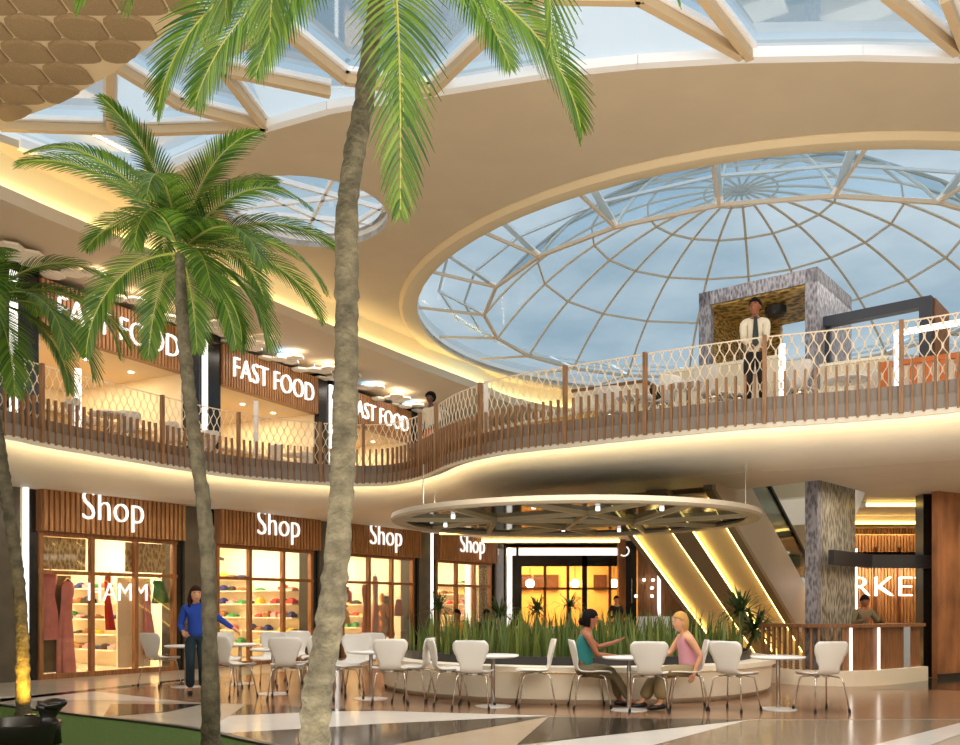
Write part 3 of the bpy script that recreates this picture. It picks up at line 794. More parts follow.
# shop 3
shelf(2, p2_, 1.8, 2.2, 4, '')
gown('red_scarf', 'long rose red cloth hanging in the third shop window', 'scarf', at(p2_, 1.5, .25, .35), FD, .34, 1.65, 'cloth_red', .4, 12)
gown('pink_gown', 'pale rose gown beside the red cloth in the third shop window', 'gown', at(p2_, 1.95, .28, .35), FD, .34, 1.9, 'cloth_pink', .5, 13)
gown('pink_shirt', 'pink top on display low left in the third shop', 'top', at(p2_, .8, .5, 1.5), FD, .8, .45, 'cloth_red', .9, 14)
gown('yellow_skirt', 'mustard skirt below the pink top in the third shop', 'skirt', at(p2_, .8, .5, .9), FD, .7, .55, 'cloth_yellow', .8, 15)
gown('red_shirt', 'small bright red top at the right end of the third shop', 'top', at(p2_, 3.1, .3, 1.1), FD, .4, .5, 'cloth_red', .8, 16)
gown('black_coat', 'black coat at the right end of the third shop', 'coat', at(p2_, 2.85, .55, .5), FD, .55, 1.2, 'cloth_dark', .7, 17)
def mannequin(label, o, d, m='mannequin'):
    rt = thing('mannequin', label, 'mannequin'); frame_obj(rt, o, d)
    b = MB()
    b.tube([(0, 0, .75), (0, 0, .95), (0, 0, 1.1), (0, 0, 1.3), (0, 0, 1.42), (0, 0, 1.5)], [.15, .17, .12, .17, .15, .05], 12, sq=.7)
    b.tube([(0, 0, 1.48), (0, 0, 1.55), (0, 0, 1.66), (0, 0, 1.76)], [.045, .06, .085, .03], 10)
    for s in (-1, 1):
        b.tube([(s * .09, 0, .8), (s * .1, 0, .45), (s * .1, .02, .1)], [.1, .065, .045], 8)
        b.tube([(s * .17, 0, 1.4), (s * .26, -.03, 1.12), (s * .2, -.18, .95)], [.055, .045, .03], 8)
    b.build('figure', m, rt, smooth=True)
    MB().lathe([(.22, 0), (.22, .02), (.02, .03), (.02, .12)], 16).build('stand', 'chrome', rt)
mannequin('tan mannequin in the third shop window behind the planter tip', at(p2_, 2.42, .4, .02), FD)
# shop 4
shelf(3, p3_, .8, 1.6, 6, ', front half'); shelf(3, p3_, 2.5, 2.2, 5, ', rear half')
o = MB().box((0, 0, 1.4), (.2, .2, 2.8)).build('light_column', 'led_white'); frame_obj(o, at(p3_, 2.75, .45, 0), FD)
tag(o, 'white glowing column inside the fourth shop window', 'light column')
# far-left continuation: dark wall left of the first pillar
b = MB(); lbox(b, -2.6, -.80, .0, .4, 0, 3.62); o = b.build('wall_left_2', 'black'); frame_obj(o, FO + FD * T0, FD); struct(o)

# ================================================================== UPPER FOOD COUNTERS
UD = Vector((.46, .888, 0)).normalized(); UN = Vector((UD.y, -UD.x, 0)); UP0 = -.53; UPI = 4.8
def uat(p, x, y, z): return p + UD * x - UN * y + UPV * z
ULAB = ['first food counter from the left', 'second food counter from the left', 'third food counter, right of the tall palm', '']
for i in range(4):
    t = UP0 + UPI * i
    p = FO + UD * t
    rt = thing('counter_pillar', ['dark pillar with white light post at the upper far left', 'dark pillar with white light post above the middle palm trunk', 'dark pillar with white light post left of the tall palm trunk', 'dark pillar past the third FAST FOOD sign'][i], 'pillar', group='upper pillars'); frame_obj(rt, p + UPV * Z_UP, UD)
    b = MB(); lbox(b, -.5, -.1, .0, .5, 0, 3.42); lbox(b, .12, .55, .0, .5, 0, 3.42); b.build('stone_face', 'black', rt)
    b = MB(); lbox(b, -.065, .075, -.06, -.01, 0, 3.2); b.build('light_post', 'led_white', rt)
    if i == 3: continue
    sg = thing('food_sign', 'white FAST FOOD letters on slats over the ' + ULAB[i], 'sign', group='FAST FOOD signs'); frame_obj(sg, p + UPV * 6.63, UD)
    b = MB(); lbox(b, .56, 4.22, -.02, .14, 0, .98); b.build('board', 'wood_mid', sg)
    b = MB(); n = 40
    for k in range(n):
        x = .56 + 3.66 * (k + .5) / n
        lbox(b, x - .028, x + .028, -.06, -.015, 0, .98)
    b.build('slats', 'wood', sg)
    letters('FAST FOOD', (2.42, -.10, .26), (1, 0, 0), (0, -1, 0), 3.05, .50, 'lettering', 'letter', sg, .06)
    rm = thing('counter_room', 'warm lit room of the ' + ULAB[i], 'shop interior', kind='structure'); frame_obj(rm, p + UPV * Z_UP, UD)
    b = MB(); lbox(b, .2, 4.6, 4.0, 4.1, 0, 3.3); lbox(b, .45, .55, .14, 4.0, 0, 3.3); lbox(b, 4.25, 4.35, .14, 4.0, 0, 3.3); b.build('walls', 'wall_cream', rm)
    b = MB(); lbox(b, .5, 4.3, .14, 4.0, 2.30, 2.36); b.build('ceiling_board', 'soffit_up', rm)
    ct = thing('food_counter', 'warm lit serving bench of the ' + ULAB[i], 'counter', group='serving counters'); frame_obj(ct, p + UPV * Z_UP, UD)
    b = MB(); lbox(b, .7, 4.1, .9, 1.4, .1, 1.0); b.build('body', 'wall_warm', ct)
    b = MB(); lbox(b, .65, 4.15, .82, 1.45, 1.0, 1.05); b.build('top', 'ivory', ct)
    b = MB(); lbox(b, .72, 4.08, .95, 1.35, 0, .1); b.build('plinth', 'dark', ct)
    for k in range(3):
        d_ = MB().lathe([(0, 0), (.06, 0), (.06, -.015), (0, -.015)], 12).build('downlight', 'lamp'); frame_obj(d_, uat(p, 1.2 + k * 1.2, 1.0, Z_UP + 2.298), UD)
        tag(d_, ['leftmost', 'middle', 'rightmost'][k] + ' small ceiling spot above the ' + ULAB[i], 'downlight', 'counter spots')
b = MB(); lbox(b, -6, -.5, .0, .4, 0, 3.42); o = b.build('wall_left_3', 'wall_cream'); frame_obj(o, FO + UD * UP0 + UPV * Z_UP, UD); struct(o)
# hanging cloud panels: clusters of flat hexagon plates below the upper soffit
cr = random.Random(5)
CLW = ['above the far left end of the FAST FOOD row', 'over the F of the first sign', 'over the middle of the first sign', 'over the D of the first sign', 'by the pillar between first and second sign', 'over the F of the second sign', 'over the middle of the second sign, with a blue glow', 'over the end of the second sign', 'left of the tall palm trunk', 'just right of the tall palm trunk, glowing blue', 'over the start of the third sign', 'over the middle of the third sign', 'over the end of the third sign']
for k in range(13):
    t = -.9 + k * 1.22
    c = FO + UD * t + UN * (.45 + .15 * math.sin(k * 2.1)) + UPV * (7.60 + .05 * math.sin(k * 1.7))
    rt = thing('cloud_panel', 'cream hexagon plate cluster hanging ' + CLW[k], 'ceiling panel', c, group='hanging cloud panels')
    b = MB(); hx = .22
    for (q, r_) in ((0, 0), (1, 0), (-1, 0), (0, 1), (1, -1), (2, -1))[:cr.choice((3, 4, 5, 6))]:
        x = hx * 1.75 * (q + r_ / 2); y = hx * 1.52 * r_
        b.lathe([(0, 0), (hx, 0), (hx, .05), (0, .05)], 6, (x, y, cr.uniform(-.03, .03)), a0=PI / 6)
    b.build('plates', 'cloud', rt)
    MB().tube([(0, 0, .05), (0, 0, 7.77 - c.z)], .008, 5).build('hanger', 'chrome', rt)
    if k in (6, 9, 11):
        MB().lathe([(0, .055), (.2, .055), (.2, .10), (0, .10)], 14, (.1, 0, 0)).build('glow_disc', 'blue_lamp', rt)

# ================================================================== CAFE AT THE BACK (orange glow, white light frame)
cy = 30.6
rt = thing('cafe_facade', 'glowing orange cafe front with white light frame behind the planter', 'shop front', (0, cy, 0))
def X(px, d): return (px - CX) / F * d
xa, xb = X(507, cy), X(619, cy)
b = MB(); lbox(b, xa, xa + .17, -.1, .1, .1, 3.35); lbox(b, xa, xb, -.1, .1, 3.12, 3.35); b.build('light_frame', 'led_white', rt)
b = MB(); lbox(b, xa + .17, xa + .5, -.04, .1, 0, 3.12); lbox(b, xa + .5, xb, -.04, .1, 2.75, 3.12); lbox(b, X(582, cy), X(587, cy), -.04, .06, 0, 3.35); lbox(b, X(516, cy), X(518.5, cy), -.12, .06, 0, 3.4); b.build('dark_frame', 'black', rt)
b = MB()
for px in (545, 568, 610): lbox(b, X(px, cy) - .05, X(px, cy) + .05, 0, .08, 0, 2.75)
lbox(b, xa + .5, xb, 0, .08, 1.95, 2.03); b.build('mullions', 'wood_frame', rt)
b = MB(); lbox(b, xa + .5, xb, .03, .04, 0, 2.75); b.build('glass_pane', 'glass_shop', rt)
rm = thing('cafe_room', 'orange lit cafe room behind the glass', 'shop interior', (0, cy, 0), kind='structure')
b = MB(); lbox(b, xa - .2, xb + 1.5, 4.0, 4.1, 0, 3.4); lbox(b, xa - .2, xa - .1, .15, 4, 0, 3.4); lbox(b, xa - .2, xb + 1.5, .15, 4, 3.3, 3.4); b.build('walls', 'wall_warm', rm)
for k, px in enumerate((525, 540, 552, 600)):
    o = MB().box((0, 0, .3), (.5, .08, .6)).build('wall_picture', 'wood_dark'); o.location = (X(px, cy + 3.9), cy + 3.9, 2.0)
    tag(o, ['dark brown picture at the left of the cafe back wall', 'second dark picture from the left on the cafe wall', 'third dark picture on the cafe wall', 'dark picture at the right of the cafe wall'][k], 'picture', 'pictures on the cafe wall')
for k in range(3):
    l = thing('pendant_lamp', ['round pendant lamp at the right of the cafe', 'round pendant lamp in the middle of the cafe', 'round pendant lamp at the left of the cafe'][k], 'lamp', (X((614, 575, 530)[k], cy + 1.5), cy + 1.5, 2.2), group='cafe pendants')
    MB().ball((0, 0, 0), .16, 12, 8).build('globe', 'lamp', l); MB().tube([(0, 0, .15), (0, 0, 1.1)], .01, 5).build('cord', 'dark', l)
# wood corner with the round white sign and the brown wall behind the escalator
o = MB().box((X(621.5, 29.9), 29.9, 1.8), (.24, .3, 3.6)).build('wood_post', 'rust'); tag(o, 'rust wood post at the right end of the cafe', 'post')
dr = thing('dark_door', 'dark tall door with steel bar right of the cafe wood post', 'door', (X(631, 30.2), 30.4, 0))
MB().box((0, 0, 1.8), (.42, .1, 3.6)).build('door_leaf', 'black', dr); MB().box((.04, -.09, 1.9), (.04, .05, .8)).build('pull_bar', 'chrome', dr)
d_ = MB().tube([Vector((.16 * math.cos(a), 0, .16 * math.sin(a))) for a in [R(-130 + 10 * k) for k in range(20)]], .025, 6).build('ring_sign', 'letter'); d_.location = V(624, 551, 29.7); tag(d_, 'small white open ring sign on the dark door head', 'sign')
rt = thing('panel_wall', 'brown plank wall with small lights left of the escalator', 'wall', (0, 30.5, 0), kind='structure')
b = MB()
for k in range(9):
    x = X(638 + k * 7, 30.5); lbox(b, x, x + .225, 0, .1, 0, 3.6)
b.build('planks', 'wood_mid', rt)
for k, (px, py) in enumerate(((644, 580), (653, 580), (652, 588), (636, 596), (652, 596))):
    o = MB().lathe([(0, 0), (.05, 0), (.05, .02), (0, .02)], 10).build('wall_spot', 'lamp'); o.location = V(px, py, 30.3); o.rotation_euler = (R(90), 0, 0)
    tag(o, ['top left', 'top right', 'middle right', 'lone left', 'bottom right'][k] + ' spot light on the brown plank wall', 'wall light', 'small wall spots')
o = MB().box((X(659, 30.2), 30.2, 1.6), (.1, .1, 3.2)).build('light_bar', 'led_white'); tag(o, 'thin white light bar at the edge of the brown plank wall', 'light bar')
# cove strips above the cafe
for k, (yd, zz) in enumerate(((26.3, 3.52), (29.6, 3.52))):
    b = MB(); 
    rt = thing('ceiling_cove', ['front bright cove strip on the soffit over the planter', 'rear bright cove strip on the soffit over the cafe'][k], 'cove light', (0, yd, 0))
    bb = MB(); lbox(bb, X(440 + k * 12, yd), X(618, yd), -.35, .0, 3.46, 3.60); bb.build('cove_board', 'soffit', rt)
    bb = MB(); lbox(bb, X(440 + k * 12, yd), X(618, yd), -.37, -.35, 3.47, 3.56); bb.build('light_strip', 'led_esc', rt)

# ================================================================== ROUND PLANTER WITH SNAKE PLANTS
PC = Vector((1.65, 16.0, 0)); PR = 3.4
rt = thing('round_planter', 'cream round planter bench full of upright snake plants', 'planter', PC)
MB().lathe([(PR - .14, 0), (PR - .05, .08), (PR - .02, .46), (PR + .05, .47), (PR + .05, .54), (PR - .35, .54), (PR - .35, .46)], 72, cap=False).build('bowl', 'planter', rt, smooth=True, angle=40)
MB().lathe([(PR - .36, .44), (PR - .36, .66), (PR - .42, .66), (PR - .42, .44)], 72, cap=False).build('inner_rim', 'dark', rt)
MB().lathe([(0, .58), (PR - .42, .58)], 72, cap=False).build('soil', 'soil', rt)
lg = MB().lathe([(PR + .0, .467), (PR + .03, .467)], 72, cap=False); lg.build('light_ring', 'led_planter', rt)
def blade(b, p, h, w, lean, az, tw=0.0, n=4, fold=.25, droop=0.0):
    rows = []
    for k in range(n + 1):
        v = k / n
        ww = w * (1 - v ** 2.2) * (.75 + .6 * v * (1 - v) * 1.4) * .5
        a = az + tw * v
        c = Vector(p) + Vector((math.cos(az), math.sin(az), 0)) * (lean * h * v * v) + Vector((0, 0, h * v - droop * h * v * v))
        t = Vector((-math.sin(a), math.cos(a), 0)); f = Vector((math.cos(a), math.sin(a), 0))
        if k == n: ww = .002
        rows.append([c - t * ww, c + f * (-ww * fold), c + t * ww])
    b.grid(rows)
b = MB(); pr = random.Random(3)
for i in range(1250):
    a = pr.uniform(0, 2 * PI); r_ = PR - .5 - 2.3 * pr.random() ** 1.3
    blade(b, (r_ * math.cos(a), r_ * math.sin(a), .58), pr.uniform(.25, .8), pr.uniform(.04, .065), pr.uniform(0, .3), pr.uniform(0, 2 * PI), pr.uniform(-1, 1))
o = b.build('snake_plants', 'leaf_b'); o.location = PC
tag(o, 'dense upright snake plant leaves filling the round planter', 'plants', kind='stuff')
# inner seating island behind the plants: brown box benches
def yucca(label, p, h, n, L, seed, group='spiky plants behind the planter', heads=1):
    r = random.Random(seed)
    rt = thing('yucca_plant', label, 'plant', p, group=group)
    MB().lathe([(.16, 0), (.2, .3), (.22, .32), (.17, .32), (.16, .28), (0, .28)], 14).build('pot', 'dark', rt)
    for q in range(heads):
        hh = h * (1 - .3 * q); ox = .25 * q
        MB().tube([(0, 0, .28), (ox * .4, 0, hh * .6), (ox, 0, hh)], [.04, .035, .03], 7).build('stem', 'trunk', rt)
        b = MB()
        for i in range(n):
            az = r.uniform(0, 2 * PI); el = r.uniform(-.25, 1.25)
            l = L * r.uniform(.7, 1.0)
            rows = []
            for k in range(5):
                v = k / 4
                c = Vector((ox, 0, hh + .12 * r.random())) + Vector((math.cos(az) * math.cos(el), math.sin(az) * math.cos(el), math.sin(el))) * (l * v) + Vector((0, 0, -.25 * l * v * v))
                t = Vector((-math.sin(az), math.cos(az), 0)) * (.028 * (1 - v * v) + .002)
                rows.append([c - t, c + t])
            b.grid(rows)
        b.build('leaves', 'leaf_c', rt)
yucca('spiky yucca in front of the fourth shop pillar', (X(438, 22.6), 22.6, 0), 1.25, 46, .75, 1)
yucca('bushy yucca left of the cafe light frame', (X(500, 22.8), 22.8, 0), 1.1, 60, .8, 2)
yucca('slender yucca in front of the orange cafe glass, left one', (X(537, 22), 22, 0), 1.25, 40, .62, 3)
yucca('slender yucca in front of the orange cafe glass, right one', (X(569, 22), 22, 0), 1.35, 36, .58, 4)
yucca('large yucca in front of the lit escalator underside', (X(741, 17.3), 17.3, 0), 1.25, 80, .85, 5, heads=2)
# cafe benches behind planter
o = MB().box((0, 0, .42), (2.6, .5, .84)).build('bench_back', 'wall_cream'); o.location = (X(545, 24.5), 24.5, 0); tag(o, 'long beige low partition behind the snake plants', 'partition')
rt = thing('white_sofa', 'white sofa back right of the dark door behind the planter', 'sofa', (X(658, 24), 24, 0))
b = MB(); lbox(b, -.55, .55, 0, .16, .35, 1.12); b.build('backrest', 'white', rt)
b = MB(); lbox(b, -.55, .55, .14, .7, .2, .5); b.build('seat', 'white', rt)
for x in (-.5, .5):
    for y in (.05, .6): MB().tube([(x, y, 0), (x, y, .35)], .02, 6).build('leg', 'dark', rt)

# ================================================================== RING CANOPY OVER THE PLANTER
CC = Vector((1.62, 15.7, 2.86)); CR = 3.15
rt = thing('ring_canopy', 'cream ring canopy with smoked glass and trusses hanging over the planter', 'canopy', CC)
MB().lathe([(CR - .26, 0), (CR - .02, -.015), (CR + .015, .02), (CR, .095), (CR - .26, .095)], 80, cap=False).build('rim', 'canopy', rt, smooth=True, angle=35)
MB().lathe([(0, .06), (CR - .25, .05)], 80, cap=False).build('glass_disc', 'canopy_glass', rt)
IR = CR - .25
def pc(a, r_=IR): return Vector((r_ * math.cos(R(a)), r_ * math.sin(R(a)), 0.02))
hubs = [Vector((-1.35, -.2, .02)), Vector((1.1, .2, .02)), Vector((0.0, 1.4, .02)), Vector((.1, -1.3, .02))]
for h_, angs in zip(hubs, ((150, 185, 225, 120), (-20, 20, 55, -60), (75, 110), (250, 285))):
    for a in angs: MB().bar(h_, pc(a), .07, .07).build('truss', 'truss', rt)
for p, q in ((0, 2), (0, 3), (1, 2), (1, 3), (2, 3), (0, 1)):
    MB().bar(hubs[p], hubs[q], .07, .07).build('truss', 'truss', rt)
for k, (a, r_) in enumerate(((200, 2.2), (160, 2.4), (250, 2.4), (275, 2.0), (300, 2.3), (90, 1.8), (60, 2.2), (20, 2.3))):
    c = pc(a, r_); b = MB().lathe([(0, -.03), (.035, -.03), (.035, .03), (0, .03)], 12, c); b.build('spot', 'led_white', rt)
for a in (35, 145, 215, 325):
    MB().tube([pc(a, CR - .1) + Vector((0, 0, .1)), pc(a, CR - .1) + Vector((0, 0, 3.6 - CC.z - .02))], .010, 5).build('hanging_wire', 'chrome', rt)

# ================================================================== ESCALATOR PAIR
EA = Vector((4.8, 17.0, 2.99)); ED_ = Vector((.61, .79, 0)).normalized(); EW = Vector((-ED_.y, ED_.x, 0)); SLP = math.tan(R(30)); 
ES0, ES1 = -.9, 5.2
def ep(s, w, u): # along, across (towards the back left), up from underside
    return EA + ED_ * s + EW * w + Vector((0, 0, -SLP * s + u))
rt = thing('escalator', 'escalator pair seen from below with two lit underside panels', 'escalator', (7, 20, 0)); O = Vector(rt.location)
def eq(b, s0, s1, w0, w1, u0, u1):
    vs = [ep(s, w, u) - O for s in (s0, s1) for w in (w0, w1) for u in (u0, u1)]
    return b.add(vs, [(0, 1, 3, 2), (4, 6, 7, 5), (0, 4, 5, 1), (2, 3, 7, 6), (0, 2, 6, 4), (1, 5, 7, 3)])
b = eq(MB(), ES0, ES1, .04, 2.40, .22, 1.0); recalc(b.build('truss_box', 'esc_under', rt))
b = eq(MB(), ES0, ES1, -.02, .05, 0, 1.22); recalc(b.build('side_panel', 'esc_side', rt))
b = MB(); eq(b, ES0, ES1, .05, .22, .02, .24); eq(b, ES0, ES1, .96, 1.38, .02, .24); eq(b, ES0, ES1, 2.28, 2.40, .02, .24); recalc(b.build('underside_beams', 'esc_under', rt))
for w0, w1 in ((.22, .96), (1.38, 2.28)):
    b = eq(MB(), -.62, ES1, w0 + .002, w1 - .002, .12, .16); p_ = recalc(b.build('underside_panel', 'esc_panel', rt))
    b = MB(); eq(b, -.62, ES1, w0 + .002, w0 + .026, .03, .055); eq(b, -.62, ES1, w1 - .03, w1 - .002, .03, .055); q_ = recalc(b.build('light_edge', 'led_panel', rt))
for w in (.02, 1.13, 1.28, 2.36):
    b = eq(MB(), ES0, ES1, w, w + .02, 1.2, 1.95); recalc(b.build('balustrade_glass', 'glass_rail', rt))
    b = eq(MB(), ES0, ES1, w - .03, w + .05, 1.95, 2.03); recalc(b.build('handrail', 'foot', rt))
for w0 in (.14, 1.38):
    b = MB(); s = ES0
    while s < ES1 - .3:
        c = ep(s, w0 + .42, 1.0) - O; b.box((c.x, c.y, c.z), (.34, .8, .2), math.atan2(ED_.y, ED_.x)); s += .34
    b.build('steps', 'dark', rt)

# ================================================================== PATTERNED TOWER (portal upstairs, screen and post downstairs)
TA = Vector((4.23, 17.4, 0)); TB = Vector((6.0, 16.0, 0)); TCn = Vector((7.34, 17.54, 0))
fd = (TB - TA); fw = fd.length; fd = fd.normalized(); sd = (TCn - TB); sw_ = sd.length; sd = sd.normalized()
rt = thing('patterned_portal', 'grey woven box portal standing behind the railing', 'portal', (TA.x, TA.y, Z_UP), math.atan2(fd.y, fd.x))
H_ = 7.44 - Z_UP
b = MB(); lbox(b, 0, .24, 0, .16, 0, H_); b.build('jamb', 'pat_grey', rt)
b = MB(); lbox(b, fw - .22, fw, 0, sw_, 0, H_); b.build('side_wall', 'pat_grey', rt)
b = MB(); lbox(b, 0, fw, 0, sw_, H_ - .26, H_); b.build('roof', 'pat_grey', rt)
b = MB(); lbox(b, .05, fw - .23, .05, sw_ - .05, H_ - .30, H_ - .262); b.build('gold_ceiling', 'pat_gold', rt)
b = MB(); lbox(b, .24, .9, sw_ - .12, sw_, 0, H_ - .27); lbox(b, 0, .16, .17, sw_, 0, H_ - .27); b.build('back_panel', 'pat_gold', rt)
b = MB().lathe([(0, -.05), (.16, -.05), (.2, .0), (.2, .12), (0, .12)], 16, (1.25, .7, H_ - .46)); b.build('round_lamp', 'dark', rt)
# lower part
rt = thing('patterned_post', 'grey woven square post rising beside the escalator', 'post', (TB.x, TB.y, 0), math.atan2(fd.y, fd.x))
b = MB(); lbox(b, -.22, 0, 0, .2, 0, 4.3); b.build('shaft', 'pat_grey', rt)
rt = thing('woven_screen', 'tall pale woven screen between the post and the MARKET sign', 'screen', (TB.x, TB.y, 0), math.atan2(sd.y, sd.x))
b = MB(); lbox(b, .22, sw_ - .02, .02, .08, 0.0, 4.3); b.build('panel', 'pat_light', rt)
rt = thing('dark_lintel', 'dark lintel crossing the woven screen below the soffit', 'beam', (6.2, 16.1, 2.27))
MB().bar((.05, -.08, 0), (1.42, 1.47, 0), .1, .26).build('screen_beam', 'dark', rt)
MB().bar((1.35, 1.45, 0), (2.72, 1.55, 0), .1, .26).build('column_beam', 'dark', rt)
# black beam frame
KA = Vector((6.18, 16.25, 0)); KB = Vector((7.57, 15.1, 0)); kd = (KB - KA).normalized(); kl = (KB - KA).length
rt = thing('kiosk_frame', 'dark slate beam frame beside the grey woven portal', 'frame', (KA.x, KA.y, Z_UP), math.atan2(kd.y, kd.x))
hk = 6.62 - Z_UP
b = MB(); lbox(b, 0, kl, 0, .2, hk - .17, hk); b.build('beam', 'slate', rt)
b = MB(); lbox(b, kl - .19, kl, 0, .2, 0, hk - .17); b.build('post', 'slate', rt)
b = MB(); lbox(b, 0, .1, .1, .2, 0, hk - .17); b.build('post', 'slate', rt)
b = MB(); lbox(b, kl - .02, kl + .02, .2, 1.2, 0, hk); b.build('wood_side', 'wood_mid', rt)

# ================================================================== MARKET FRONT ON THE RIGHT
md = 20.6
rt = thing('market_facade', 'slatted wood shop front with white MARKET letters at the right', 'shop front', (0, md, 0))
b = MB(); 
for k in range(46):
    x = X(836, md) + k * .075; lbox(b, x, x + .05, .35, .4, .1, 3.05)
b.build('slats', 'wood', rt)
b = MB(); lbox(b, X(830, md), X(945, md), .42, .5, 0, 3.08); b.build('back_board', 'wall_warm', rt)
b = MB(); lbox(b, X(857.5, md), X(859.5, md), .1, .2, .1, 2.72); b.build('light_line', 'led_white', rt)
b = MB(); lbox(b, X(875, md), X(877, md), 0, .1, 0, 2.75); lbox(b, X(898.5, md), X(901, md), 0, .1, 0, 2.75); b.build('mullions', 'wood_dark', rt)
mk = letters('MARKET', ((X(857, md) + X(917, md)) / 2 - .47, -.03, EH + (HY - 596.5) / F * md), (1, 0, 0), (0, -1, 0), 3.1, .47, 'lettering', 'letter', rt, .06)
b = MB(); lbox(b, X(820, md), X(936, md), -.6, -.1, 2.30, 2.60); b.build('head_beam', 'black', rt)
mk = letters('Shop', (X(905, md), -.66, 2.31), (1, 0, 0), (0, -1, 0), .9, .3, 'painted_sign_reflection', 'letter_reflection', rt, .02, mirror=True)  # reflection of a Shop sign, modelled as reversed glowing letters
rt = thing('market_upper_band', 'slatted band and bright cove above the black market beam', 'fascia', (0, 22.5, 0))
b = MB()
for k in range(40):
    x = X(836, 22.5) + k * .075; lbox(b, x, x + .05, .1, .15, 3.05, 3.35)
b.build('slats', 'wood', rt)
b = MB(); lbox(b, X(815, 22.5), X(945, 22.5), .15, .25, 0, 3.4); b.build('board', 'wall_warm', rt)
b = MB(); lbox(b, X(815, 22.5), X(945, 22.5), -.5, .3, 3.42, 3.6); b.build('cove_board', 'soffit', rt)
b = MB(); lbox(b, X(815, 22.5), X(945, 22.5), -.54, -.5, 3.40, 3.46); b.build('light_strip', 'led_esc', rt)
rt = thing('ceiling_cove', 'bright cove strip on the soffit above the black market beam', 'cove light', (0, 19.2, 0))
b = MB(); lbox(b, X(860, 19.2), X(935, 19.2), -.3, 0, 3.48, 3.6); b.build('cove_board', 'soffit', rt)
b = MB(); lbox(b, X(860, 19.2), X(935, 19.2), -.32, -.30, 3.49, 3.56); b.build('light_strip', 'led_esc', rt)
rt = thing('black_column', 'black glossy square column between the market front and rust panel', 'pillar', (X(932, 17.6), 17.8, 0))
b = MB(); lbox(b, -.13, .13, -.12, .2, 0, 3.6); b.build('shaft', 'black', rt)
# rust panel wall, far right
ra = Vector((X(937.5, 17.2), 17.2, 0)); rb = Vector((12.6, 19.4, 0)); rd = (rb - ra).normalized()
rt = thing('rust_wall', 'rusty brown wood panel wall at the right edge', 'wall panel', ra, math.atan2(rd.y, rd.x))
b = MB()
for k in range(5): lbox(b, k * .8 + .005, k * .8 + .795, 0, .12, 0, 3.6)
b.build('panels', 'rust', rt)
b = MB(); lbox(b, 0, 4, -.02, .0, 0, .1); b.build('skirting', 'dark', rt)
# bar counter
BC = spline([Vector((x, y, 0)) for x, y in ((X(763, 16.75), 16.75), (X(803, 16.0), 16.0), (X(850, 15.75), 15.75), (X(892, 16.25), 16.25), (X(922, 17.0), 17.0))], .13)
BN = inward(BC)
rt = thing('bar_counter', 'curved wooden bar counter with slats and white light lines', 'counter', (BC[10].x, BC[10].y, 0)); O = Vector(rt.location)
def bo(d, z): return [p + n * d + Vector((0, 0, z)) - O for p, n in zip(BC, BN)]
recalc(MB().grid([bo(d, z) for d, z in ((-.10, 1.02), (-.10, 1.08), (.36, 1.08), (.36, 1.02), (-.10, 1.02))]).build('top', 'wood_mid', rt))
n3 = len(BC) * 42 // 100
b = MB()
for i in range(n3):
    p, n = BC[i], BN[i]; t = Vector((n.y, -n.x, 0)); b.box(p - O + Vector((0, 0, .62)), (.045, .05, .80), math.atan2(t.y, t.x))
b.build('slats', 'rail_bar', rt)
recalc(MB().grid([bo(d, z)[n3 - 1:] for d, z in ((0, .25), (0, 1.02), (.08, 1.02), (.08, .25), (0, .25))]).build('panels', 'wood_mid', rt))
recalc(MB().grid([bo(d, z) for d, z in ((-.14, 0), (-.14, .27), (.1, .27), (.1, 0))]).build('kerb', 'planter', rt))
for px in (846.5, 877.5):
    i = min(range(len(BC)), key=lambda k: abs(CX + F * BC[k].x / BC[k].y - px)); p, n = BC[i], BN[i]; t = Vector((n.y, -n.x, 0))
    MB().box(p - n * .03 - O + Vector((0, 0, .65)), (.04, .03, .76), math.atan2(t.y, t.x)).build('light_line', 'led_white', rt)
p, n = BC[-6], BN[-6]
MB().box(p - n * .02 - O + Vector((0, 0, .65)), (.12, .06, .78)).build('steel_end', 'chrome', rt)
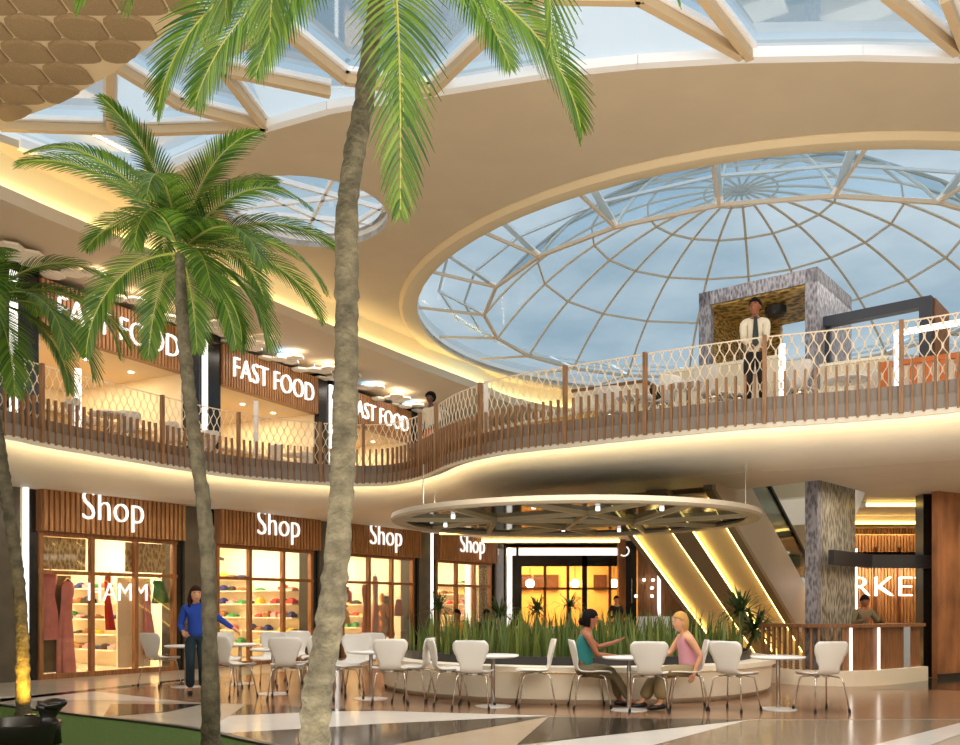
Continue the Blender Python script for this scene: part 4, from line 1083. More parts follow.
# ================================================================== CAFE CHAIRS AND TABLES
def interp(tab, v):
    for i in range(len(tab) - 1):
        a, b = tab[i], tab[i + 1]
        if v <= b[0]:
            t = (v - a[0]) / (b[0] - a[0]); t = t * t * (3 - 2 * t) if len(a) == 2 else t
            return [x + (y - x) * t for x, y in zip(a[1:], b[1:])]
    return list(tab[-1][1:])
def make_chair():
    rt = empty('cafe_chair')
    prof = spline([Vector((0, y, z)) for y, z in ((.225, .425), (.19, .45), (.08, .455), (-.06, .448), (-.15, .455), (-.20, .50), (-.222, .57), (-.245, .67), (-.275, .80), (-.288, .865))], .028)
    n = len(prof); rows = []
    wt = [(0, .17), (.05, .215), (.16, .235), (.30, .225), (.42, .18), (.52, .140), (.60, .138), (.72, .18), (.86, .222), (.94, .222), (.975, .205), (1, .175)]
    for i, p in enumerate(prof):
        v = i / (n - 1); w = interp(wt, v)[0]
        row = []
        for j in range(11):
            u = (j - 5) / 5
            back = max(0, min(1, (v - .5) / .2))
            q = Vector((u * w, p.y + .035 * back * u * u, p.z + (1 - back) * (.018 * u * u - .006)))
            row.append(q)
        rows.append(row)
    o = MB().grid(rows).build('seat_shell', 'white', rt, smooth=True)
    md = o.modifiers.new('thickness', 'SOLIDIFY'); md.thickness = .014
    for sx_ in (-1, 1):
        for sy_ in (-1, 1):
            a = Vector((sx_ * .07, sy_ * .05 - .02, .43)); b = Vector((sx_ * .155, sy_ * .13 - .02, .415)); c = Vector((sx_ * .185, sy_ * .17 - .02, .36)); d = Vector((sx_ * .225, sy_ * .225 - .02, .03))
            l = MB().tube([a, b, (b + c) / 2 + Vector((sx_ * .008, sy_ * .008, .012)), c, d], .0095, 7).build('leg', 'chrome', rt, smooth=True)
            MB().tube([d + Vector((0, 0, .02)), d + Vector((sx_ * .003, sy_ * .004, -.03))], .016, 8).build('foot_cap', 'foot', l)
    MB().lathe([(0, .415), (.09, .415), (.09, .437), (0, .437)], 16, (0, -.02, 0)).build('under_plate', 'chrome', rt)
    return rt
CHAIR = make_chair(); used = [False]
GC = 'white shell chairs of the ground floor cafe'
def chair(px, py, face, label, group=GC, loc=None, s=1.11):
    o = CHAIR if not used[0] else copy_tree(CHAIR)
    used[0] = True
    p = loc if loc is not None else G(px, py)
    o.location = p; a = R(face); o.rotation_euler = (0, 0, a - PI / 2); o.scale = (s, s, s)
    tag(o, label, 'chair', group); return o
# facing: 0 = right, 90 = away from the camera, 180 = left, 270 = towards the camera
chair(820, 711.5, 103, 'white shell chair at the right of the rightmost table')
chair(735, 711, 44, 'white shell chair at the left of the rightmost table')
chair(649, 711.5, 80, 'white shell chair seen from behind at the two seated women\'s table')
chair(591, 708, 3, 'white shell chair the woman in teal sits on')
chair(686, 709, 172, 'white shell chair the woman in pink sits on')
chair(474, 708.5, 80, 'broad backed white shell chair left of the lone middle table, seen from behind')
chair(534, 706.5, 182, 'white shell chair facing left at the right of the lone middle table')
chair(449, 704.5, 15, 'white shell chair facing right, left of the lone middle table')
chair(413, 702, 165, 'white shell chair facing left right beside the table near the planter tip')
chair(390, 704, 96, 'broad backed white shell chair in front of the table near the planter tip')
chair(352, 694, 262, 'white shell chair behind the table near the planter tip, half behind the palm trunk')
chair(365, 689, 250, 'small far white shell chair by the tan mannequin behind the planter tip table')
chair(341, 700, 40, 'white shell chair almost hidden by the tall palm trunk, seat showing at right')
chair(287, 699, 95, 'large white shell chair seen from behind in the crowded group between the palms')
chair(235, 697, 50, 'white shell chair just right of the middle palm trunk')
chair(309, 694, 140, 'white shell chair at the right end of the crowded group between the palms')
chair(268, 687, 262, 'white shell chair behind the table of the crowded group between the palms')
chair(293, 683, 262, 'rear white shell chair peeking over the crowded group by the shop window')
chair(224, 688, 300, 'rear white shell chair at the left of the crowded group, by the trunk')
chair(317, 686, 200, 'far small white shell chair beside the tall palm trunk, left side')
chair(161, 686.5, 62, 'lone white shell chair left of the woman in blue')
def make_table():
    rt = empty('cafe_table')
    MB().lathe([(0, .685), (.30, .685), (.345, .695), (.36, .705), (.36, .718), (.352, .725), (0, .725)], 40).build('tabletop', 'table', rt, smooth=True, angle=50)
    MB().lathe([(.03, .02), (.028, .68), (.10, .685)], 16, cap=False).build('column', 'chrome', rt, smooth=True)
    MB().lathe([(0, 0), (.25, 0), (.25, .012), (.05, .026), (0, .026)], 32).build('base', 'table', rt, smooth=True, angle=50)
    return rt
TABLE = make_table(); tused = [False]
def table(px, py, label, group='round pedestal tables of the ground floor cafe', loc=None, s=1.0):
    o = TABLE if not tused[0] else copy_tree(TABLE); tused[0] = True
    o.location = loc if loc is not None else G(px, py); o.scale = (s, s, s)
    tag(o, label, 'table', group); return o
table(778, 709.5, 'rightmost white pedestal table, empty, between two chairs', s=1.0)
table(629, 710, 'white pedestal table between the two seated women')
table(493, 706.5, 'lone middle white pedestal table in front of the cream planter')
table(371, 699, 'white pedestal table near the left tip of the planter')
table(273, 694, 'white pedestal table in the crowded chair group between the palms')
table(186, 687, 'white pedestal table beside the woman in blue')
table(240, 684, 'rear white pedestal table of the crowded chair group, nearer the shop')
# ------------------------------------------------------------------ upper floor furniture seen through the railing
UG = 'white chairs on the upper floor'
def uloc(t, o_): p = FO + UD * t + UN * o_; return Vector((p.x, p.y, Z_UP))
for k, (t, of, fc) in enumerate(((0.2, 1.0, 60), (1.3, .9, 120), (2.5, 1.0, 70), (3.5, .9, 110), (5.6, 1.2, 60), (6.6, 1.0, 130), (7.8, 1.3, 80), (10.5, 1.5, 60), (11.6, 1.7, 130))):
    chair(0, 0, fc, 'white chair behind the upper railing, ' + ['below the left end of the first FAST FOOD sign', 'below the word FAST of the first sign', 'below the word FOOD of the first sign', 'left of the middle palm trunk', 'below the left end of the second sign', 'below the middle of the second sign', 'below the right end of the second sign', 'right of the tall palm trunk', 'below the third FAST FOOD sign'][k], UG, uloc(t, of), 1.0)
for k, (t, of) in enumerate(((.75, 1.0), (3.0, 1.0), (6.1, 1.2), (11.0, 1.7))):
    table(0, 0, 'white pedestal table behind the upper railing, ' + ['at the far left', 'between first and second food sign', 'below the second food sign', 'below the third food sign'][k], 'tables on the upper floor', uloc(t, of))
RG = 'chairs of the upper right restaurant'
RL = ['left of the person with the tie', 'at far left of the upper restaurant', 'behind the person with the tie', 'just right of the person with the tie', 'below the black beam', 'beside the white arch frame', 'left of the bend of the railing']
for k, (px, d, fc) in enumerate(((715, 14.8, 40), (660, 15.4, 120), (738, 14.9, 150), (800, 14.5, 60), (905, 15.6, 130), (870, 15.1, 60), (610, 16.2, 70))):
    p = Vector((X(px, d), d, Z_UP)); chair(0, 0, fc, 'white chair behind the upper railing, ' + RL[k], RG, p)
for k, (px, d) in enumerate(((688, 15.0), (846, 14.6), (635, 15.9))):
    table(0, 0, 'white pedestal table in the upper restaurant, ' + ['left of the person with the tie', 'below the black beam', 'by the left chairs'][k], 'tables of the upper right restaurant', Vector((X(px, d), d, Z_UP)))
# white lamp post, white arch frame, orange booth, long beige counters
o = MB().box((0, 0, .525), (.075, .075, 1.05)).build('light_post', 'led_white'); o.location = (X(782, 13.75), 13.75, Z_UP); tag(o, 'short white glowing post right of the person with the tie', 'light post')
o = MB().box((0, 0, .7), (.09, .09, 1.4)).build('light_post', 'led_white'); o.location = (X(78, 16.5), 16.5, Z_UP); tag(o, 'white post behind the railing left of the middle palm', 'light post')
o = MB().box((0, 0, .8), (.09, .09, 1.6)).build('light_post', 'steel_white'); o.location = (X(256, 20.0), 20.0, Z_UP); tag(o, 'white post behind the railing under the second food sign', 'post')
o = MB().box((0, 0, .65), (.09, .09, 1.3)).build('light_post', 'steel_white'); o.location = (X(486, 17.0), 17.0, Z_UP); tag(o, 'white post behind the railing near the bend', 'post')
wa = Vector((X(897, 13.3), 13.3, Z_UP)); wb = Vector((X(985, 12.6), 12.6, Z_UP)); wd = (wb - wa); wl = wd.length
rt = thing('arch_frame', 'white rounded arch frame at the upper right edge', 'frame', wa, math.atan2(wd.y, wd.x))
b = MB(); lbox(b, -.035, .035, -.03, .03, 0, 1.06); b.build('upright', 'led_white', rt)
b = MB(); lbox(b, -.035, wl, -.03, .03, 1.04, 1.12); b.build('top_bar', 'led_white', rt)
rt = thing('orange_booth', 'bright orange slatted booth behind the upper right railing', 'booth', (X(930, 13.9), 13.9, Z_UP), R(-32))
b = MB(); lbox(b, -.7, 1.2, 0, .08, 0, .85); b.build('back_panel', 'ivory', rt)
b = MB()
for k in range(9): lbox(b, -.7 + k * .21, -.60 + k * .21, -.05, 0, .05, .85)
lbox(b, -.7, 1.2, -.06, .1, .82, .9); b.build('slats', 'orange', rt)
for k, (px0, px1, d, lab) in enumerate(((560, 640, 17.0, 'left'), (655, 775, 15.6, 'middle'), (812, 885, 15.2, 'right'))):
    rt = thing('beige_counter', 'beige bar counter behind the upper railing, ' + ['left of the white chairs', 'behind the person with the tie', 'below the black beam'][k], 'counter', (X(px0, d) + .35, d + 1.0, Z_UP), R(-32))
    w = X(px1, d) - X(px0, d)
    b = MB(); lbox(b, 0, w, 0, .5, .08, 1.32); b.build('body', 'ivory', rt)
    b = MB(); lbox(b, -.04, w + .04, -.05, .55, 1.32, 1.37); b.build('top', 'wood_mid' if k == 0 else 'wall_cream', rt)
    b = MB(); lbox(b, .03, w - .03, .05, .45, 0, .08); b.build('plinth', 'dark', rt)
# long warm wall panel behind the bend (upper floor lounge)
rt = thing('lounge_counter', 'glowing cream lounge counter behind the inward bend of the railing', 'counter', (-.3, 19.9, Z_UP), R(-46))
b = MB(); lbox(b, 0, 3.6, 0, .5, .08, .8); b.build('body', 'wall_warm', rt)
b = MB(); lbox(b, -.05, 3.65, -.06, .55, .8, .86); b.build('top', 'ivory', rt)

# ================================================================== PEOPLE
def skin(pts, rad, edges, lv=2):
    me = bpy.data.meshes.new('s'); me.from_pydata([tuple(p) for p in pts], edges, [])
    o = bpy.data.objects.new('s', me); COL.objects.link(o)
    o.modifiers.new('sk', 'SKIN').use_smooth_shade = True
    m2 = o.modifiers.new('su', 'SUBSURF'); m2.levels = lv; m2.render_levels = lv
    for i, r in enumerate(rad):
        d = me.skin_vertices[0].data[i]; d.radius = (r, r) if not isinstance(r, tuple) else r; d.use_root = (i == 0)
    dg = bpy.context.evaluated_depsgraph_get(); dg.update()
    out = bpy.data.meshes.new_from_object(o.evaluated_get(dg), depsgraph=dg)
    bpy.data.objects.remove(o); bpy.data.meshes.remove(me)
    return out
def ik(s, w, a, b, hint):
    d = w - s; L = min(d.length, (a + b) * .995); d = d.normalized()
    x = (a * a - b * b + L * L) / (2 * L); h = math.sqrt(max(0, a * a - x * x))
    hv = Vector(hint); hv = (hv - d * hv.dot(d)).normalized()
    return s + d * x + hv * h, s + d * L
def head_mesh(b, c, yaw, pitch, k=1.0, mi=0, roll=0):
    mx = Matrix.Rotation(yaw, 3, 'Z') @ Matrix.Rotation(pitch, 3, 'X') @ Matrix.Rotation(roll, 3, 'Y')
    n, m = 20, 16; vs = []; fs = []
    for i in range(m + 1):
        t = PI * i / m; z = math.cos(t)
        for j in range(n):
            a = 2 * PI * j / n + PI / 2; x = math.sin(t) * math.cos(a); y = math.sin(t) * math.sin(a)
            p = Vector((x * .074, y * .094, z * .118))
            if z < 0:
                f = 1 + z * .36; p.x *= f
                if y > 0: p.y *= 1 + z * .10
                else: p.y *= 1 + z * .35
            fr = max(0, y) ** 6
            if abs(x) < .25 and y > 0:                       # brow, nose, lips, chin
                p.y += (math.exp(-((z + .18) / .13) ** 2) * .022 * max(0, 1 - abs(x) / .22)
                        + math.exp(-((z + .74) / .12) ** 2) * .010 + math.exp(-((z + .50) / .07) ** 2) * .006)
            if y > .4 and .12 < abs(x) < .6: p.y -= .010 * math.exp(-((z - .06) / .12) ** 2)
            vs.append(c + mx @ (p * k))
    fs = [(i * n + j, (i + 1) * n + j, (i + 1) * n + (j + 1) % n, i * n + (j + 1) % n) for i in range(m) for j in range(n)]
    b.add(vs, fs, mi)
    for s in (-1, 1): b.ball(c + mx @ (Vector((s * .073, -.008, -.01)) * k), (.010 * k, .018 * k, .03 * k), 8, 6, mi, mx)
    return mx
def person(label, loc, rz, P, S):
    """P: pose in local metres (x to the person's right, y forward, z up); S: colours"""
    rt = thing('person', label, 'person', loc, rz)
    g = {k: Vector(v) for k, v in P.items() if isinstance(v, tuple) and len(v) == 3}
    pel, che, nek, hea = g['pelvis'], g['chest'], g['neck'], g['head']
    fw = P.get('fw', 1.0); sh = .165 * fw; hp = .085
    ax = Vector(P.get('across', (1, 0, 0))).normalized()
    j = {}
    for s, q in ((1, 'r'), (-1, 'l')):
        j['sh' + q] = che.lerp(nek, .62) + ax * (s * sh)
        j['el' + q], j['wr' + q] = ik(j['sh' + q], g['hand_' + q], .28, .25, P.get('elbow_' + q, (s * .6, -.6, -.6)))
        j['hi' + q] = pel + Vector((s * hp, 0, -.03))
        j['kn' + q], j['an' + q] = ik(j['hi' + q], g['foot_' + q], .44, .43, P.get('knee_' + q, (0, 1, .2)))
    toe = {q: j['an' + q] + Vector(P.get('toe_' + q, (0, .13, -.06))) for q in 'rl'}
    mid = pel.lerp(che, .5)
    top_ = nek + (hea - nek) * .75
    pts = [pel, mid, che, che.lerp(nek, .7), nek, top_]; rad = [.105, .10, .115, .085, .052, .05]
    ed = [(0, 1), (1, 2), (2, 3), (3, 4), (4, 5)]
    def chain(st, ps, rs):
        prev = st
        for p, r in zip(ps, rs): pts.append(p); rad.append(r); ed.append((prev, len(pts) - 1)); prev = len(pts) - 1
    for q in 'rl':
        s, e, w = j['sh' + q], j['el' + q], j['wr' + q]; d = (w - e).normalized()
        chain(3, [s, s.lerp(e, .5), e, e.lerp(w, .5), w, w + d * .06], [.058, .048, .038, .035, .025, .030])
        h, k_, a = j['hi' + q], j['kn' + q], j['an' + q]
        chain(0, [h, h.lerp(k_, .5), k_, k_.lerp(a, .35), a, toe[q]], [.084, .076, .054, .054, .036, .03])
    b = MB(); me = skin(pts, rad, ed); b.mesh(me); bpy.data.meshes.remove(me)
    k = P.get('hk', 1.0)
    mx = head_mesh(b, hea, P.get('yaw', 0), P.get('pitch', 0), k)
    for q, s in (('r', 1), ('l', -1)):                        # five fingers on each hand
        w, e = j['wr' + q], j['el' + q]; d = (w - e).normalized(); pd = Vector(P.get('palm_' + q, (-s, 0, 0)))
        pd = (pd - d * pd.dot(d)).normalized(); sd_ = d.cross(pd).normalized()
        if sd_.dot(Vector((0, 1, .3))) < 0: sd_ = -sd_
        c = w + d * .07
        for f, (o_, L_f) in enumerate(((.027, .072), (.009, .082), (-.009, .076), (-.026, .058))):
            p0_ = c + sd_ * o_; p1_ = p0_ + d * (L_f * .5) + pd * .006; p2_f = p1_ + d * (L_f * .4) + pd * .022
            b.tube([p0_ - d * .02, p0_, p1_, p2_f], [.009, .009, .008, .006], 6)
        p0_ = w + d * .03 + sd_ * .024
        b.tube([p0_ - sd_ * .01, p0_ + d * .03 + sd_ * .022 + pd * .008, p0_ + d * .055 + sd_ * .026 + pd * .02], [.011, .009, .007], 6)
    b.build('body', S['skin'], rt, smooth=True)
    # clothes follow the same skeleton
    def cloth(name, pts_, rad_, ed_, m): 
        me = skin(pts_, rad_, ed_); o = MB().mesh(me).build(name, m, rt, smooth=True); bpy.data.meshes.remove(me); return o
    sl = S.get('sleeve', 'long')
    pt = [pel + Vector((0, 0, -.06)), mid, che, che.lerp(nek, .66)]; rd_ = [.172, .132, .136, .098]; e_ = [(0, 1), (1, 2), (2, 3)]
    if S.get('collar'): pt.append(nek.lerp(che, -.1)); rd_.append(.062); e_.append((3, 4))
    for q in 'rl':
        s, e, w = j['sh' + q], j['el' + q], j['wr' + q]
        n0 = len(pt)
        if sl == 'long': pt += [s, s.lerp(e, .5), e, e.lerp(w, .5), w - (w - e) * .04]; rd_ += [.072, .062, .052, .047, .038]; e_ += [(3, n0), (n0, n0 + 1), (n0 + 1, n0 + 2), (n0 + 2, n0 + 3), (n0 + 3, n0 + 4)]
        elif sl == 'short': pt += [s, s.lerp(e, .6)]; rd_ += [.072, .062]; e_ += [(3, n0), (n0, n0 + 1)]
        else: pt += [s - ax * (.05 * (1 if q == 'r' else -1))]; rd_ += [.066]; e_ += [(3, n0)]
    cloth(S.get('topname', 'sweater'), pt, rd_, e_, S['top'])
    pt = [pel.lerp(mid, .5), pel + Vector((0, 0, -.02))]; rd_ = [.135, .142]; e_ = [(0, 1)]
    fl_ = S.get('flare', 1.0)
    for q in 'rl':
        h, k_, a = j['hi' + q], j['kn' + q], j['an' + q]; n0 = len(pt)
        pt += [h, h.lerp(k_, .5), k_, k_.lerp(a, .5), a + (k_ - a) * .08]; rd_ += [.10, .09, .068 * (1 + (fl_ - 1) * .4), .064 * (1 + (fl_ - 1) * .7), .058 * fl_]; e_ += [(1, n0), (n0, n0 + 1), (n0 + 1, n0 + 2), (n0 + 2, n0 + 3), (n0 + 3, n0 + 4)]
    cloth('trousers', pt, rd_, e_, S['bottom'])
    for q in 'rl':
        a, t_ = j['an' + q], toe[q]; d = (t_ - a); d.z = 0; d = d.normalized() if d.length > .01 else Vector((0, 1, 0)); fl0 = a.z - .09
        base = Vector((a.x, a.y, 0)) + Vector((0, 0, fl0 + .045))
        MB().tube([base - d * .07, base - d * .03 + Vector((0, 0, .012)), base + d * .06, base + d * .14 - Vector((0, 0, .01)), base + d * .185 - Vector((0, 0, .015))], [.03, .046, .046, .040, .02], 10, sq=.85).build('shoe', S.get('shoe', 'shoe'), rt, smooth=True)
    # hair
    hs = S.get('hairstyle', 'short'); hb = MB(); n, m = 22, 16; vs = []
    for i in range(m + 1):
        t = PI * i / m; z = math.cos(t)
        for jx in range(n):
            a = 2 * PI * jx / n + PI / 2; x = math.sin(t) * math.cos(a); y = math.sin(t) * math.sin(a)
            p = Vector((x * .088, y * .108 - .004, z * .132 + .006))
            if hs == 'afro':
                p = Vector((x * .125, y * .13 - .02, z * .125 + .035)) * (1 + .05 * math.sin(9 * a) * math.sin(7 * t))
            if hs == 'bun':
                pass
            if y > -.1 and z < .34 - (.25 if abs(x) > .75 else 0):               # free the face
                p = Vector((x * .062, y * .070 - .02, max(z, -.6) * .10))
            elif z < 0:
                if hs == 'long': p = Vector((x * .098, y * .10 - .012, z * .30)); p.z = max(p.z, -.25)
                elif hs == 'bob': p = Vector((x * .09, y * .105 - .01, z * .17))
                elif hs == 'short': p = Vector((x * .074, y * .098 - .004, max(z, -.5) * .10))
            vs.append(hea + mx @ (p * k))
    fs = [(i * n + q, (i + 1) * n + q, (i + 1) * n + (q + 1) % n, i * n + (q + 1) % n) for i in range(m) for q in range(n)]
    hb.add(vs, fs)
    if hs == 'bun': hb.ball(hea + mx @ Vector((0, -.12, -.03)), (.045, .05, .055), 10, 8)
    if hs == 'long':
        for s in (-1, 1): hb.tube([hea + mx @ (Vector((s * .072, .01, .05)) * k), hea + mx @ (Vector((s * .09, .005, -.06)) * k), hea + mx @ (Vector((s * .09, .0, -.2)) * k)], [.02, .032, .016], 8)
    hb.build('hair', S['hair'], rt, smooth=True)
    for s in (-1, 1):
        c = hea + mx @ (Vector((s * .031, .078, .008)) * k)
        e = MB().ball(c, (.011 * k, .008 * k, .0065 * k), 8, 6, 0, mx).build('eye', 'eye_white', rt, smooth=True)
        MB().ball(c + mx @ Vector((0, .0075, 0)), .0055 * k, 8, 6).build('iris', 'shoe', e)
        MB().ball(hea + mx @ (Vector((s * .031, .083, .030)) * k), (.018 * k, .006 * k, .004 * k), 8, 5, 0, mx).build('eyebrow', S['hair'], rt)
    MB().ball(hea + mx @ (Vector((0, .086, -.058)) * k), (.022 * k, .008 * k, .007 * k), 10, 6, 0, mx).build('mouth', 'lip_red', rt)
    return rt, j, mx
# woman in blue, standing with one arm swung out
person('person in a blue turtleneck and dark trousers standing beside the middle palm', G(196, 694.5), R(180 + 18),
       dict(pelvis=(0, 0, .93), chest=(0, .0, 1.22), neck=(0, -.01, 1.44), head=(0.0, .03, 1.575), hand_r=(.19, .22, 1.0), elbow_r=(.35, -.9, -.3), hand_l=(-.62, .10, 1.0), elbow_l=(-.3, -1, -.6),
            foot_r=(.09, .02, .09), foot_l=(-.11, -.05, .09), yaw=R(8), pitch=R(4), hk=1.15, palm_r=(0, -1, 0)),
       dict(skin='skin_a', top='blue', bottom='jeans', hair='hair_brown', hairstyle='long', collar=True, flare=1.25, topname='turtleneck'))
# seated woman in teal, facing right
sit = G(591, 708)
person('person in a sleeveless teal top with dark tied hair, seated and gesturing at the table', sit + Vector((-.06, .02, 0)), R(-90 + 4),
       dict(pelvis=(0, -.06, .565), chest=(0, -.02, .86), neck=(0, .0, 1.08), head=(0, .055, 1.215), hand_r=(.12, .34, .72), elbow_r=(.5, -.6, -.8), hand_l=(-.16, .44, .90), elbow_l=(-.4, -.2, -1),
            foot_r=(.1, .60, .09), foot_l=(-.10, .48, .09), knee_r=(0, .5, 1), knee_l=(0, .5, 1), yaw=R(4), pitch=R(-2), hk=1.1, palm_l=(0, 0, 1), palm_r=(0, 0, -1)),
       dict(skin='skin_b', top='teal', bottom='khaki_dark', hair='hair_black', hairstyle='bun', sleeve='none', topname='tank_top', flare=1.0))
# seated woman in pink, facing left
sit = G(686, 709)
person('person with blond hair in a pink sleeveless top, seated facing left at the table', sit + Vector((.02, .02, 0)), R(90 + 8),
       dict(pelvis=(0, -.04, .56), chest=(0, .01, .84), neck=(0, .04, 1.05), head=(0, .10, 1.18), hand_l=(-.21, -.02, .50), elbow_l=(-.3, -1, -.1), hand_r=(.14, .42, .73), elbow_r=(.5, -.5, -.9),
            foot_l=(-.12, .42, .09), foot_r=(.12, .60, .09), knee_r=(0, .5, 1), knee_l=(0, .5, 1), yaw=R(6), pitch=R(0), hk=1.1, palm_r=(0, 0, -1)),
       dict(skin='skin_a', top='pink', bottom='khaki', hair='hair_blond', hairstyle='bob', sleeve='none', topname='tank_top', flare=1.75))
# man with the tie at the upper railing
dm = 13.95
person('person in a cream shirt and dark tie standing at the upper railing', Vector((X(755, dm), dm, Z_UP)), R(180 - 14),
       dict(pelvis=(0, 0, .97), chest=(0, .0, 1.28), neck=(0, 0, 1.53), head=(0, .03, 1.675), hand_r=(.10, .28, 1.02), elbow_r=(.5, -.7, -.4), hand_l=(-.10, .28, 1.0), elbow_l=(-.5, -.7, -.4),
            foot_r=(.12, .0, .09), foot_l=(-.12, .0, .09), yaw=R(-22), pitch=R(2), fw=1.05, hk=1.14),
       dict(skin='skin_b', top='shirt', bottom='trouser', hair='hair_black', hairstyle='short', collar=False, topname='shirt'))
par = bpy.data.objects['person.003'] if 'person.003' in bpy.data.objects else None
tm = MB().grid([[Vector((-.022, .139, 1.50)), Vector((.022, .139, 1.50))], [Vector((-.030, .150, 1.40)), Vector((.030, .150, 1.40))], [Vector((-.045, .156, 1.2)), Vector((.045, .156, 1.2))], [Vector((-.05, .148, 1.08)), Vector((.05, .148, 1.08))], [Vector((0, .146, 1.03)), Vector((0.001, .146, 1.03))]])
to = tm.build('tie', 'tie', par); to.modifiers.new('thickness', 'SOLIDIFY').thickness = .012
# woman with round black hair at the bend of the railing
da = 19.75
person('person with round black hair and white top behind the bend of the upper railing', Vector((X(431, da), da, Z_UP)), R(180 - 40),
       dict(pelvis=(0, 0, .93), chest=(0, .0, 1.23), neck=(0, 0, 1.46), head=(0, .03, 1.60), hand_r=(.2, .22, 1.02), hand_l=(-.24, .2, .95), foot_r=(.1, 0, .09), foot_l=(-.1, 0, .09), yaw=R(10)),
       dict(skin='skin_c', top='shirt', bottom='orange', hair='hair_black', hairstyle='afro', topname='blouse'))
# people seated behind the planter
def stool(label, p):
    rt = thing('round_stool', label, 'stool', p)
    MB().lathe([(0, .42), (.19, .42), (.2, .44), (.19, .47), (0, .47)], 20).build('seat', 'wood_mid', rt)
    MB().lathe([(.17, 0), (.17, .02), (.03, .04), (.03, .42)], 16, cap=False).build('pedestal', 'dark', rt)
for k, (px, dd, top, hr, lab, sk_) in enumerate(((458.5, 20.6, 'mustard', 'hair_black', 'person with dark hair in a mustard top seated behind the snake plants', 'skin_b'), (485, 20.9, 'cloth_dark', 'hair_black', 'person with dark hair in a dark top seated behind the snake plants', 'skin_c'))):
    p = Vector((X(px, dd), dd, 0))
    stool(['round stool under the person in mustard', 'round stool under the dark dressed person behind the plants'][k], p)
    person(lab, p, R(150 if k == 0 else 210),
           dict(pelvis=(0, 0, .58), chest=(0, .03, .86), neck=(0, .03, 1.07), head=(0, .07, 1.2), hand_r=(.15, .35, .72), hand_l=(-.15, .35, .72), foot_r=(.1, .42, .09), foot_l=(-.1, .42, .09), knee_r=(0, .5, 1), knee_l=(0, .5, 1)),
           dict(skin=sk_, top=top, bottom='trouser', hair=hr, hairstyle='short', topname='shirt'))
p = Vector((X(655, 29.0), 28.4, 0))
person('person in black standing by the cafe door behind the gesturing woman', Vector((X(616, 28.8), 28.8, 0)), R(200),
       dict(pelvis=(0, 0, .93), chest=(0, .0, 1.23), neck=(0, 0, 1.46), head=(0, .03, 1.60), hand_r=(.2, .2, 1.0), hand_l=(-.2, .2, 1.0), foot_r=(.1, 0, .09), foot_l=(-.1, 0, .09)),
       dict(skin='skin_a', top='cloth_dark', bottom='trouser', hair='hair_brown', hairstyle='short', topname='shirt'))
person('person in a grey top working behind the curved bar counter', Vector((X(862, 17.6), 17.6, 0)), R(190),
       dict(pelvis=(0, 0, .88), chest=(0, .03, 1.16), neck=(0, .05, 1.36), head=(0, .09, 1.49), hand_r=(.2, .35, 1.12), hand_l=(-.2, .35, 1.12), foot_r=(.1, 0, .09), foot_l=(-.1, 0, .09), pitch=R(-12)),
       dict(skin='skin_b', top='khaki_dark', bottom='trouser', hair='hair_black', hairstyle='short', topname='shirt'))

# ================================================================== PALMS
def trunk(path, widths, d, parent, O, seed):
    ctrl = [V(px, py, d) for px, py in path]
    P = spline(ctrl, .045); n = len(P); r = random.Random(seed); rows = []
    for i, p in enumerate(P):
        v = i / (n - 1); w = v * (len(widths) - 1); k = min(int(w), len(widths) - 2)
        rad = (widths[k] + (widths[k + 1] - widths[k]) * (w - k)) / 2 * d / F
        rad *= 1 + .06 * math.sin(i * 2.1 + seed) + r.uniform(-.06, .06)
        row = []
        for j in range(18):
            a = 2 * PI * j / 18
            f = rad * (1 + .16 * noise.noise(Vector((math.cos(a) * 2.2, math.sin(a) * 2.2, i * .45 + seed))))
            row.append(p - O + Vector((math.cos(a) * f, math.sin(a) * f, r.uniform(-.006, .006))))
        rows.append(row)
    b = MB().grid(rows, closed=True); b.build('trunk', 'trunk', parent, smooth=True)
    return P[-1]
def frond(parent, c, az, el, L, droop, seed, nl=46, ll=.34, wl=.020, side=0.0):
    wl = wl * .9
    r = random.Random(seed); K = 26; p = Vector(c); pts = [p.copy()]; tans = []
    for k in range(K):
        s = k / K; e = el - droop * s ** 1.25; a = az + side * s
        t = Vector((math.cos(a) * math.cos(e), math.sin(a) * math.cos(e), math.sin(e)))
        tans.append(t); p = p + t * (L / K); pts.append(p.copy())
    tans.append(tans[-1])
    MB_ = MB().tube(pts, [.011 * (1 - .8 * k / K) + .002 for k in range(K + 1)], 5)
    o = MB_.build('frond', 'rachis', parent)
    b = MB()
    for i in range(nl):
        s = .10 + .90 * i / (nl - 1); x = s * K; k = min(int(x), K - 1); q = pts[k].lerp(pts[k + 1], x - k); t = tans[k]
        sd = t.cross(Vector((0, 0, 1))); 
        if sd.length < .25: sd = sd + Vector((-math.sin(az), math.cos(az), 0)) * -.6
        sd = sd.normalized(); up = sd.cross(t).normalized()
        len_ = ll * (math.sin(PI * min(1, .12 + .86 * s)) ** .55) * r.uniform(.88, 1.08) * (1 if s < .96 else .8)
        for g in (-1, 1):
            d = (t * (.55 + .75 * s) + sd * g * (1.0 - .35 * s) + up * (.30 - .15 * s)).normalized()
            w = wl * r.uniform(.85, 1.15); nrm = d.cross(t).normalized()
            wv = d.cross(up).normalized() * w
            rows = []
            for m_ in range(5):
                v = m_ / 4
                cc = q + d * (len_ * v) + Vector((0, 0, -.30 * len_ * v * v))
                ww = wv * (.5 + .5 * min(1, v * 4)) * (1 - v ** 3 * .97) * .5
                rows.append([cc - ww, cc + up * (w * .18), cc + ww])
            b.grid(rows)
    b.build('leaflets', 'leaf', o)
